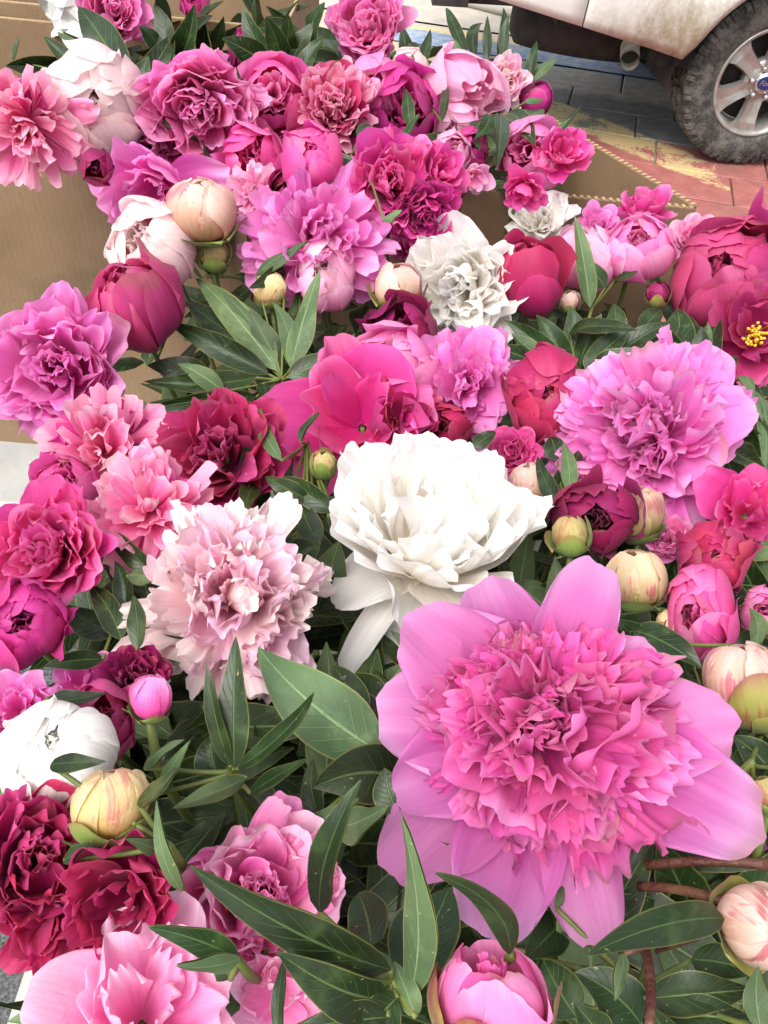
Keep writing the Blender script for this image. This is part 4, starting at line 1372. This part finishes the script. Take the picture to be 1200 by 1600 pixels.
# ---- near half
flower(850, 1128, 282, 'bomb', 'hero', (.02, .08), 'biggest peony: pink ruffled heart and wide orchid pink outer petals', dz=-.035, build=t_hero, seed=31)
flower(214, 1056, 54, 'double', 'darkmag', (.0, .2), 'dusky magenta ruffled peony behind a small pink bud', dz=.0, n=30)
flower(236, 1088, 34, 'bud', 'pink', (.05, .35), 'small pink bud on a green stem among dark leaves', dz=-.03, hi=70, bracts=1)
flower(28, 1105, 56, 'bowl', 'orchid', (-.2, .2), 'orchid pink petals at the left border above the ivory globe', dz=.0)
flower(125, 1062, 40, 'bowl', 'orchid', (-.3, .3), 'orchid pink petal tips behind the dusky magenta peony', dz=.03, n=3)
flower(152, 1135, 58, 'ball', 'rose', (.1, .1), 'rose red crumpled peony behind the ivory globe', dz=.0, open=35)
flower(100, 1176, 86, 'ball', 'white', (-.2, .3), 'ivory white globe at the left above the yellow bud', dz=-.02, open=8, n=24, e=.85, tight=1)
flower(172, 1255, 58, 'bud', 'creambud', (-.1, .45), 'large yellow cream bud with blackened sepal and green leaves', dz=-.035, hi=60, ns=3, bracts=4)
flower(58, 1345, 112, 'double', 'rose', (-.1, .1), 'rose red ruffled peony at the left border below the yellow bud', dz=-.01, n=28, g='crimson')
flower(190, 1405, 96, 'bowl', 'crimson', (-.2, -.3), 'deep rose cupped peony with broad satin petals beside the ruffled red', dz=-.02, ga=8, ng=8, n=6)
flower(75, 1452, 70, 'bowl', 'crimson', (-.2, -.4), 'deep red drooping petals over the edge of the tub', dz=.0, n=3)
flower(405, 1398, 134, 'double', 'pink', (-.1, .0), 'pink peony half covered by a long dark leaf', dz=.005, n=34, g='palepink')
flower(225, 1578, 134, 'bowl', 'palepink', (.0, .3), 'pale orchid pink peony cut by the bottom edge', dz=-.015, n=5, ng=8, ga=58)
flower(440, 1545, 80, 'bowl', 'palepink', (.1, .0), 'pale pink drooping petals beside a dark leaf at the bottom', dz=.01, n=3)
flower(772, 1560, 86, 'bud', 'pink', (.0, .15), 'opening pink bud at the bottom edge under the biggest peony', dz=-.03, e=1.0, open=34, n=10, hi=95, sc='sepalred', cc='hotpink')
flower(1185, 1445, 60, 'bud', 'pinkbud', (.55, -.1), 'cream and pink bud on a brown stem at the border, lower down', dz=-.015, hi=75, sc='sepalred', smat=STEM_R, bracts=1)
flower(1150, 1300, 66, 'double', 'orchid', (.1, .1), 'dusty orchid peony in shade behind the brown stems', dz=.06)
flower(1196, 1240, 26, 'bud', 'greenbud', (.2, .3), 'green bud at the border above the brown stems', dz=.0, hi=110, bracts=1)

# ------------------------------------------------------------------ leaves
def leaf_mesh(Bp, Tp, w, nh, arch, fold=.25, roll=0.0, wave=.16, r=None, nu=7, nv=13, side=1, curl=0.0):
    """two sheets: glossy upper side, pale under side"""
    Bp, Tp = np.array(Bp, float), np.array(Tp, float)
    L = np.linalg.norm(Tp - Bp)
    t0 = (Tp - Bp) / L
    n = nh - t0 * (nh @ t0)
    n /= np.linalg.norm(n) + 1e-9
    c = np.cross(t0, n)
    M = (Bp + Tp) / 2 + n * arch * L + c * curl * L
    v = np.linspace(0, 1, nv)
    u = np.linspace(-1, 1, nu)
    U, V = np.meshgrid(u, v)
    P = ((1 - V) ** 2)[..., None] * Bp + (2 * V * (1 - V))[..., None] * M + (V ** 2)[..., None] * Tp
    tc = r.normal(.03, .07)
    P = P - (tc * L * V ** 3)[..., None] * n
    Tn = 2 * (1 - V)[..., None] * (M - Bp) + 2 * V[..., None] * (Tp - M)
    Tn /= np.linalg.norm(Tn, axis=-1, keepdims=True)
    C = np.cross(Tn, n)
    C /= np.linalg.norm(C, axis=-1, keepdims=True)
    N = np.cross(C, Tn)
    ro = roll + r.uniform(.1, .45) * np.sin(3 * V) + r.normal(0, .25) * V ** 2
    C2 = C * np.cos(ro)[..., None] + N * np.sin(ro)[..., None]
    N2 = N * np.cos(ro)[..., None] - C * np.sin(ro)[..., None]
    wp = np.sin(np.pi * np.clip(V, 0, 1) ** 0.78) ** 0.85 * (1 - .25 * V) + 0.03
    wp[-1] = 0.01
    p = r.uniform(0, 6.28, 3)
    wz = w / 2 * wp
    off = np.abs(U) * wz * fold * 2 * (0.6 + .4 * np.sin(2 * V + p[2])) + wave * wz * np.abs(U) ** 2 * np.sin(9 * V + p[0] + np.sign(U) * p[1])
    pos = P + C2 * (U * wz)[..., None] * 1.0 + N2 * off[..., None] * side
    th = 0.00035
    a = (pos + N2 * th).reshape(-1, 3)
    b = (pos - N2 * th).reshape(-1, 3)
    f = grid_faces(nu, nv)
    k = len(a)
    faces = np.concatenate([f, f[:, ::-1] + k])
    uv = np.stack([(U * .5 + .5).ravel(), V.ravel()], 1)
    # upper (dark) sheet faces the normal hint when side=1
    mi = np.concatenate([np.full(len(f), 0 if side > 0 else 1), np.full(len(f), 1 if side > 0 else 0)])
    return np.concatenate([a, b]), faces, np.concatenate([uv, uv]), mi


lrng = np.random.default_rng(99)


def sprig(label, base, leaves, sdrop=0.06, back=False, stem_to=None, stem=True, smat=None):
    """a leafy stalk; leaves: (bx, by, db, tx, ty, dt, width_px, arch, roll, side)"""
    def pt(x, y, d):
        return at(x, y, (0.30 if back else dropf(y)) + d)
    Bp, t = pt(*base)
    root = tag(link('peony_leaves', None), label, 'leaves', 'leafy stalks in the boxes' if back else 'leafy stalks in the near bunch')
    root.location = Bp
    for L in leaves:
        bx, by, db, tx, ty, dt, w = L[:7]
        arch = L[7] if len(L) > 7 else .12
        roll = L[8] if len(L) > 8 else lrng.normal(0, .25)
        side = L[9] if len(L) > 9 else 1
        curl = L[10] if len(L) > 10 else lrng.normal(0, .09)
        b, t1 = pt(bx, by, db)
        q, t2 = pt(tx, ty, dt)
        tc = CAM - (b + q) / 2
        tc /= np.linalg.norm(tc)
        nh = tc * .8 + np.array([0, 0, .45])
        v, f, uv, mi = leaf_mesh(b - Bp, q - Bp, w * (t1 + t2) / 2 / FPX, nh, arch, fold=lrng.uniform(.12, .32), roll=roll, r=lrng, side=side, curl=curl)
        link('leaf', mesh_np('leaf', v, f, [LEAF_T, LEAF_B], uv, midx=mi), root)
        if math.hypot(bx - base[0], by - base[1]) > 6:
            add_stem(root, Matrix.Translation(Vector(Bp)), Bp, Bp * .7 + b * .3 - np.array([0, 0, .004]), Bp * .3 + b * .7, b, .0011, .0009, smat or STEM_G, 'leaf_stalk')
    if stem:
        if back:
            p3 = np.array([np.clip(Bp[0], -.7, .1), max(Bp[1] + .04, YF + .06), TZ + .02])
        else:
            tgt = np.clip(TUB_C + (Bp[:2] - TUB_C) * .6, TUB_C - np.array([.25, .3]), TUB_C + np.array([.25, .3]))
            p3 = np.array([*tgt, TZ + .015])
        add_stem(root, Matrix.Translation(Vector(Bp)), Bp, Bp - np.array([0, 0, .06]), p3 + np.array([0, 0, .15]), p3, .0015, .0022, smat or STEM_G)
    return root


# boxes behind
sprig('long dark pointed leaves rising above the round blush peony', (205, 130, .02), [
    (200, 125, .02, 121, 6, -.03, 62, .1, .1), (172, 110, .02, 85, 42, -.005, 24, .1, .2, -1), (130, 112, .02, 68, 54, -.01, 26, .1, 0),
    (112, 118, .03, 8, 104, .01, 44, .1, .3), (110, 135, .03, 40, 128, .02, 30, .05, 0), (215, 150, .01, 232, 88, -.02, 34, .1, 0), (225, 170, .01, 220, 105, -.01, 22, .1, .5, -1),
    (20, 95, .01, 31, 58, -.01, 12, .1, .5)], back=True)
sprig('fan of upright green leaves behind the tall pink peony', (275, 105, .03), [
    (262, 100, .02, 240, 4, -.03, 36, .12, .2), (280, 90, .02, 300, 10, -.04, 44, .1, -.2), (290, 80, .02, 330, 24, -.03, 40, .1, .2), (255, 90, .02, 215, 40, -.02, 30, .1, 0, -1),
    (300, 60, .02, 345, 0, -.04, 36, .12, .4), (262, 60, .02, 258, 0, -.04, 30, .12, 0), (320, 95, .03, 322, 35, -.02, 36, .1, 0)], back=True)
sprig('dark green leaves between tall pink and ragged pink peonies', (430, 110, .03), [
    (420, 105, .02, 345, 62, -.01, 44, .1, .1), (425, 100, .02, 380, 10, -.03, 34, .1, .2), (440, 100, .02, 416, 26, -.03, 40, .1, .1), (450, 95, .02, 452, 24, -.03, 36, .1, -.1),
    (455, 100, .02, 490, 36, -.02, 34, .1, -.1), (440, 60, .02, 470, -6, -.04, 22, .1, .3), (470, 110, .02, 505, 60, -.01, 30, .1, 0), (445, 115, .02, 400, 90, 0, 40, .1, 0),
    (480, 60, .02, 500, 6, -.03, 34, .1, 0, -1), (400, 40, .02, 395, -8, -.03, 26, .1, 0)], back=True)
sprig('short dark leaves beside the little blush globe', (655, 140, .03), [
    (650, 120, .02, 672, 48, -.01, 20, .1, 0), (655, 110, .02, 640, 60, 0, 26, .1, 0), (640, 200, .0, 634, 142, -.02, 22, .1, 0), (625, 230, 0, 655, 178, -.02, 20, .1, .4), (665, 150, .02, 664, 85, -.01, 30, .1, 0),
    (690, 190, 0, 690, 125, -.01, 18, .1, .4)], back=True)
sprig('thin upright leaves against the pale road', (745, 95, .02), [
    (730, 88, .01, 696, 8, -.02, 20, .1, .2), (742, 90, .01, 757, 26, -.02, 22, .1, .2), (762, 92, .01, 762, 22, -.03, 18, -.05, .2), (778, 90, .01, 786, 14, -.03, 18, .1, 0), (788, 92, .01, 795, 24, -.03, 18, .1, .1),
    (715, 95, .01, 710, 60, -.01, 18, .1, 0, -1)], back=True)
sprig('pair of pale green leaves pointing at the truck exhaust', (826, 130, .02), [
    (826, 128, .0, 838, 66, -.03, 20, .1, .1), (830, 128, .0, 872, 92, -.02, 18, .15, .2, -1)], back=True)
sprig('dark hanging leaves below the smooth pale pink peony', (790, 178, .0), [
    (782, 180, -.01, 776, 266, -.01, 28, .1, .1), (765, 180, -.01, 742, 218, 0, 26, .1, 0), (795, 176, -.01, 836, 226, -.01, 36, .1, -.2), (812, 182, -.01, 850, 172, -.01, 30, .1, 0, -1),
    (770, 200, .01, 790, 250, .01, 24, .1, 0), (755, 190, .01, 750, 240, .01, 26, .1, 0), (820, 160, -.02, 850, 156, -.02, 14, .1, 0, -1)], back=True)
sprig('green leaf tucked against the deep pink crumpled peony', (560, 215, .0), [(590, 205, 0, 560, 240, 0, 34, .1, 0), (545, 250, 0, 520, 300, .01, 30, .1, 0), (600, 345, -.01, 628, 328, -.02, 18, .1, 0, -1)], back=True)

# near bunch, far half
sprig('spray of grey green leaves under the fat cream bud', (440, 590, .02), [
    (435, 580, .02, 300, 420, .0, 52, .12, .2, -1), (430, 575, .02, 345, 452, -.01, 40, .1, .3, -1), (440, 570, .02, 390, 480, -.01, 44, .1, -.2, -1), (420, 585, .02, 260, 500, .0, 44, .1, 0),
    (455, 575, .02, 425, 470, -.02, 36, .1, .3, -1), (455, 575, .01, 500, 425, -.03, 46, .12, .2, -1), (465, 575, .01, 552, 520, -.02, 36, .12, .2, -1), (450, 590, .01, 560, 560, -.0, 44, .1, 0),
    (400, 590, .02, 225, 590, .01, 40, .1, 0), (350, 612, .02, 278, 565, 0, 34, .15, .1, -1), (400, 620, .02, 212, 640, .01, 30, .1, .2), (470, 560, .02, 470, 450, 0, 40, .1, 0), (400, 550, .03, 290, 470, .02, 50, .1, 0),
    (330, 590, .03, 230, 570, .02, 46, .1, 0), (500, 560, .02, 545, 500, .01, 50, .1, .2), (445, 420, -.01, 388, 452, -.02, 30, .15, .2), (400, 430, -.01, 478, 375, -.03, 34, .12, .3, -1), (410, 600, .01, 405, 640, 0, 30, .1, 0)])
sprig('dark leaves filling the gap below the crimson tulip shaped bud', (905, 590, .02), [
    (880, 580, .02, 790, 500, 0, 40, .1, 0), (885, 575, .02, 840, 490, -.01, 40, .1, .1), (900, 570, .02, 890, 480, -.01, 44, .1, -.1), (905, 575, .02, 940, 490, -.02, 42, .1, .1), (915, 580, .01, 985, 515, -.02, 50, .1, 0),
    (920, 590, .01, 1010, 545, -.02, 54, .1, 0), (930, 600, .01, 1030, 590, -.01, 54, .1, 0), (870, 590, .03, 770, 545, .01, 46, .1, 0), (850, 560, .01, 800, 520, 0, 30, .1, .5, -1), (960, 560, .01, 1050, 500, -.02, 36, .1, .3),
    (890, 520, 0, 1000, 520, -.03, 36, .3, .3), (985, 600, .02, 1060, 620, .0, 46, .1, 0), (960, 540, .0, 960, 470, -.02, 38, .1, 0), (1000, 520, .0, 1035, 478, -.01, 34, .1, 0)])
sprig('upright grey green leaf in front of the pale pink egg shaped peony', (925, 480, -.005), [(922, 480, -.01, 900, 335, -.04, 34, .08, .3, -1), (945, 450, -.01, 912, 405, -.02, 30, .2, .2, -1), (960, 440, -.005, 1000, 425, -.02, 22, .2, .2)])
sprig('dark leaf stalk below the open red peony with stamens', (1120, 600, .01), [
    (1085, 580, -.01, 1095, 512, -.03, 36, .1, .2), (1100, 580, -.01, 1105, 505, -.03, 22, .1, .4, -1), (1100, 640, .01, 1040, 560, .0, 56, .1, 0), (1060, 620, .02, 960, 640, .01, 46, .1, 0), (1165, 590, -.02, 1192, 660, -.03, 30, .3, .2, -1),
    (1120, 690, 0, 1200, 740, -.01, 50, .1, 0), (1140, 660, -.01, 1205, 690, -.02, 46, .1, .2), (1130, 700, .01, 1170, 590, -.01, 46, .1, 0), (1180, 610, -.01, 1195, 730, -.02, 34, .1, .2, -1), (1060, 560, .01, 1130, 600, .01, 50, .1, 0)], smat=STEM_R)
sprig('broad dark leaves under the tiny maroon bud', (1080, 600, .02), [(1075, 600, .02, 1030, 500, .0, 54, .1, 0), (1085, 600, .02, 1075, 490, -.01, 54, .1, 0), (1090, 600, .01, 1125, 500, -.01, 54, .1, 0), (1075, 610, .02, 1000, 560, 0, 54, .1, 0), (1095, 610, .01, 1150, 560, 0, 56, .1, 0), (1060, 560, .01, 1060, 480, -.01, 50, .1, 0), (1050, 590, .01, 1100, 540, -.01, 50, .1, 0)])
sprig('narrow leaves between wilting red and hot pink peonies', (480, 690, .01), [
    (440, 720, -.02, 405, 628, -.03, 26, .1, .2, -1), (470, 690, -.02, 500, 645, -.035, 18, .1, .4), (480, 780, -.005, 415, 742, -.02, 34, .2, .1), (520, 800, 0, 440, 745, -.01, 40, .25, .1),
    (420, 860, .01, 400, 790, -.005, 40, .1, .2), (520, 830, 0, 540, 770, -.02, 30, .1, .2), (500, 850, .01, 470, 780, 0, 44, .1, 0), (460, 880, .01, 500, 850, 0, 50, .1, 0), (400, 760, .01, 385, 800, 0, 34, .1, 0), (530, 820, .01, 500, 770, 0, 36, .1, 0)])
sprig('flat green leaf lying over the crimson low bloom', (690, 700, 0), [(620, 712, -.01, 730, 690, -.03, 38, .15, .1, 1), (740, 700, 0, 775, 675, -.01, 30, .1, 0)])
sprig('upright leaf beside the small pink bloom and peach bud', (885, 790, 0), [(880, 795, -.01, 840, 712, -.03, 30, .1, .2), (890, 770, 0, 880, 690, -.01, 28, .1, 0, -1), (870, 720, .01, 860, 680, 0, 36, .1, 0), (860, 770, .01, 905, 700, 0, 36, .1, 0)])
sprig('dark leaves between the shaggy pink and big blush peonies', (200, 910, .02), [
    (215, 1015, -.01, 207, 925, -.03, 34, .1, .3), (240, 900, .01, 165, 825, -.01, 40, .15, .3), (195, 960, .02, 180, 880, .0, 36, .1, .2), (190, 1000, .02, 140, 915, .01, 44, .1, 0), (180, 990, .03, 105, 950, .02, 50, .1, 0),
    (160, 1030, .02, 70, 1040, .01, 34, .1, 0), (240, 950, .02, 230, 880, .01, 40, .1, 0), (200, 900, .0, 255, 905, -.01, 30, .1, 0, -1)])
sprig('single pale green leaf over the orchid petal tips', (75, 1092, -.01), [(72, 1095, -.02, 162, 1082, -.03, 36, .2, .2, 1)])

# near bunch, near half
sprig('three slim upright leaves fanned out below the big blush peony', (362, 1205, -.005), [
    (360, 1195, -.01, 323, 1038, -.05, 34, .08, .4), (366, 1200, -.01, 368, 996, -.06, 54, .06, .1), (372, 1200, -.01, 498, 1078, -.06, 36, -.06, .3), (385, 1216, -.01, 270, 1262, -.02, 36, .15, .2, -1),
    (392, 1240, .0, 492, 1183, -.03, 32, .12, .2), (340, 1210, .01, 330, 1150, 0, 60, .1, 0), (380, 1230, .02, 430, 1300, .01, 60, .1, 0), (250, 1240, 0, 295, 1160, -.03, 26, .1, .2, -1), (225, 1200, -.01, 280, 1158, -.03, 24, .1, .2, -1)])
sprig('broad pale leaf with raised veins left of the biggest peony', (600, 1185, .01), [
    (602, 1180, .0, 402, 1008, -.03, 118, .10, .1, -1), (625, 1215, .01, 490, 1230, 0, 100, .14, .1), (620, 1190, .02, 500, 1160, .02, 70, .1, 0), (560, 1140, .02, 520, 1040, .01, 60, .1, 0), (600, 1100, .02, 530, 1060, .01, 60, .1, 0),
    (620, 1270, .01, 600, 1200, .0, 60, .1, 0), (500, 1280, .02, 490, 1185, .01, 40, .1, .3), (530, 1290, .0, 600, 1260, -.02, 66, .15, .2, -1), (460, 1310, .01, 540, 1255, -.01, 40, .12, .2, -1)])
sprig('long dark leaf crossing the pink peony near the bottom', (612, 1530, -.03), [
    (610, 1515, -.035, 300, 1353, -.075, 78, .10, .25, 1), (500, 1425, -.03, 556, 1238, -.08, 60, .08, .2, 1), (600, 1560, -.03, 440, 1488, -.06, 82, .12, .2, 1), (605, 1590, -.03, 470, 1605, -.04, 60, .1, 0), (620, 1560, -.03, 560, 1640, -.03, 70, .1, 0),
    (640, 1555, -.025, 628, 1282, -.08, 62, .16, .3, -1, .12), (625, 1530, .0, 700, 1392, .0, 120, .08, .0, 1), (650, 1590, -.03, 615, 1500, -.03, 40, .1, 0, -1), (580, 1480, -.01, 560, 1400, 0, 80, .1, 0), (436, 1620, -.04, 445, 1495, -.05, 26, .1, .3)])
sprig('curved strap shaped leaf bending over the opening pink bud', (800, 1492, -.035), [(795, 1490, -.045, 674, 1360, -.08, 48, .25, .3, 1, .22)])
sprig('folded leaf with a pale under side on the pink peony', (370, 1500, -.03), [(372, 1498, -.035, 232, 1448, -.05, 48, .12, .3, 1), (375, 1498, -.04, 275, 1508, -.045, 34, .12, .3, -1), (360, 1530, -.02, 330, 1500, -.02, 40, .1, 0)])
sprig('twisted leaves hanging at the yellow cream bud', (262, 1320, -.03), [(285, 1390, -.03, 245, 1250, -.06, 30, .3, .4, -1, -.15), (215, 1255, -.04, 285, 1195, -.07, 34, .1, .2, 1), (245, 1330, -.03, 200, 1310, -.05, 30, .2, .3, -1), (100, 1345, -.03, 145, 1315, -.04, 24, .1, .2, 1), (80, 1195, -.05, 165, 1190, -.06, 34, .2, 0, 1)])
sprig('grey green pointed leaf reaching from the brown stemmed bud', (1132, 1438, -.01), [(1130, 1436, -.02, 914, 1494, -.045, 66, .10, .2, 1), (975, 1490, -.01, 962, 1560, -.01, 26, .1, .2, -1)], smat=STEM_R)
sprig('dark leaves crowding the lower right corner', (1000, 1540, .03), [
    (880, 1440, .05, 820, 1500, .04, 70, .1, 0), (960, 1470, .05, 880, 1390, .05, 70, .1, 0), (900, 1590, .04, 850, 1500, .04, 84, .1, 0), (1000, 1600, .02, 900, 1520, .01, 84, .1, 0), (1010, 1560, .01, 1180, 1545, .0, 70, .1, 0), (1040, 1590, .01, 1190, 1600, .0, 70, .1, 0),
    (1080, 1500, .02, 1180, 1520, .01, 60, .1, 0), (1040, 1430, .05, 900, 1420, .05, 60, .1, 0), (1050, 1380, .05, 960, 1330, .06, 60, .1, 0), (1190, 1610, -.01, 1185, 1510, -.02, 44, .1, .3, -1), (940, 1620, .02, 900, 1570, .01, 60, .1, 0), (1090, 1640, .01, 1010, 1570, 0, 70, .1, 0), (800, 1480, .05, 840, 1430, .05, 60, .1, 0, -1),
    (870, 1420, .02, 850, 1360, .02, 36, .1, .3, -1)])
sprig('leaf pair under the bright pink globe and cream bud', (985, 1000, .01), [(990, 985, -.005, 1095, 1040, -.01, 60, .12, .1), (985, 1000, .0, 1060, 1060, .0, 50, .1, 0), (1000, 975, -.01, 960, 965, -.02, 34, .1, .2), (1180, 1010, -.02, 1172, 945, -.03, 30, .1, .3, -1), (1095, 950, 0, 1140, 915, -.02, 14, .1, .3)])
sprig('pale green leaves at the border under the large blush bud', (1175, 1190, -.01), [(1160, 1260, .03, 1130, 1165, .02, 60, .1, .2, -1), (1190, 1260, .02, 1170, 1180, .01, 60, .1, 0), (1200, 1200, .01, 1145, 1150, .0, 50, .1, 0), (1190, 1150, .01, 1170, 1220, .01, 44, .1, 0)])
# bare brown stems on the border
for (x0, y0, x1, y1, lab) in ((1000, 1385, 1135, 1412, 'bare brown stem running to the cream and pink bud'), (1010, 1352, 1200, 1352, 'bare brown stem lying straight above the curved one'), (1008, 1480, 1014, 1610, 'thin dark red stem standing upright at the bottom edge')):
    a, t = at(x0, y0, dropf(y0) + .015)
    b, t = at(x1, y1, dropf(y1) - .01)
    mid = (a + b) / 2 + np.array([0, 0, .008])
    pts = [a * (1 - s) ** 2 + 2 * mid * s * (1 - s) + b * s * s for s in np.linspace(0, 1, 9)]
    o = MB().tube(pts, [.0018] * 8 + [.0024] if y0 < 1450 else .0016, 8).build('cut_stem', STEM_R, None, True)
    tag(o, lab, 'stem', 'bare stems')

# ---- shaded mass of foliage deep in the bunch
def inside(x, y, poly):
    c = False
    j = len(poly) - 1
    for i in range(len(poly)):
        if (poly[i][1] > y) != (poly[j][1] > y) and x < (poly[j][0] - poly[i][0]) * (y - poly[i][1]) / (poly[j][1] - poly[i][1]) + poly[i][0]:
            c = not c
        j = i
    return c


def foliage(label, poly, n, d0, d1, back, seed, sz):
    r = np.random.default_rng(seed)
    V, Fc, UV, MI, off = [], [], [], [], 0
    xs, ys = [p[0] for p in poly], [p[1] for p in poly]
    k = 0
    while k < n:
        x, y = r.uniform(min(xs), max(xs)), r.uniform(min(ys), max(ys))
        if not inside(x, y, poly):
            continue
        k += 1
        b, t = at(x, y, (0.30 if back else dropf(y)) + r.uniform(d0, d1))
        dr = r.normal(0, 1, 3)
        dr[2] = abs(dr[2]) * .35
        dr /= np.linalg.norm(dr)
        L = sz * r.uniform(.7, 1.3)
        nh = r.normal(0, .5, 3) + np.array([0, -.5, 1.0])
        v, f, uv, mi = leaf_mesh(b, b + dr * L, L * r.uniform(.28, .42), nh, r.uniform(-.05, .2), fold=.2, roll=r.normal(0, .3), r=r, nu=5, nv=7, side=1 if r.random() > .25 else -1)
        V.append(v), Fc.append(f + off), UV.append(uv), MI.append(mi)
        off += len(v)
    o = link('foliage', mesh_np('foliage', np.concatenate(V), np.concatenate(Fc), [LEAF_T, LEAF_B], np.concatenate(UV), midx=np.concatenate(MI)))
    tag(o, label, 'foliage', kind='stuff')


foliage('shaded dark green foliage deep inside the near bunch', [(250, 480), (330, 400), (620, 440), (800, 420), (1180, 440), (1250, 520), (1250, 1650), (210, 1650), (180, 1450), (120, 1250), (110, 1000), (130, 800), (200, 650)], 1500, .06, .17, False, 5, .065)
foliage('shaded dark green foliage deep inside the boxes', [(150, 150), (200, 60), (420, 20), (640, 90), (800, 130), (860, 240), (760, 290), (600, 320), (460, 290), (250, 240)], 260, .04, .09, True, 6, .07)
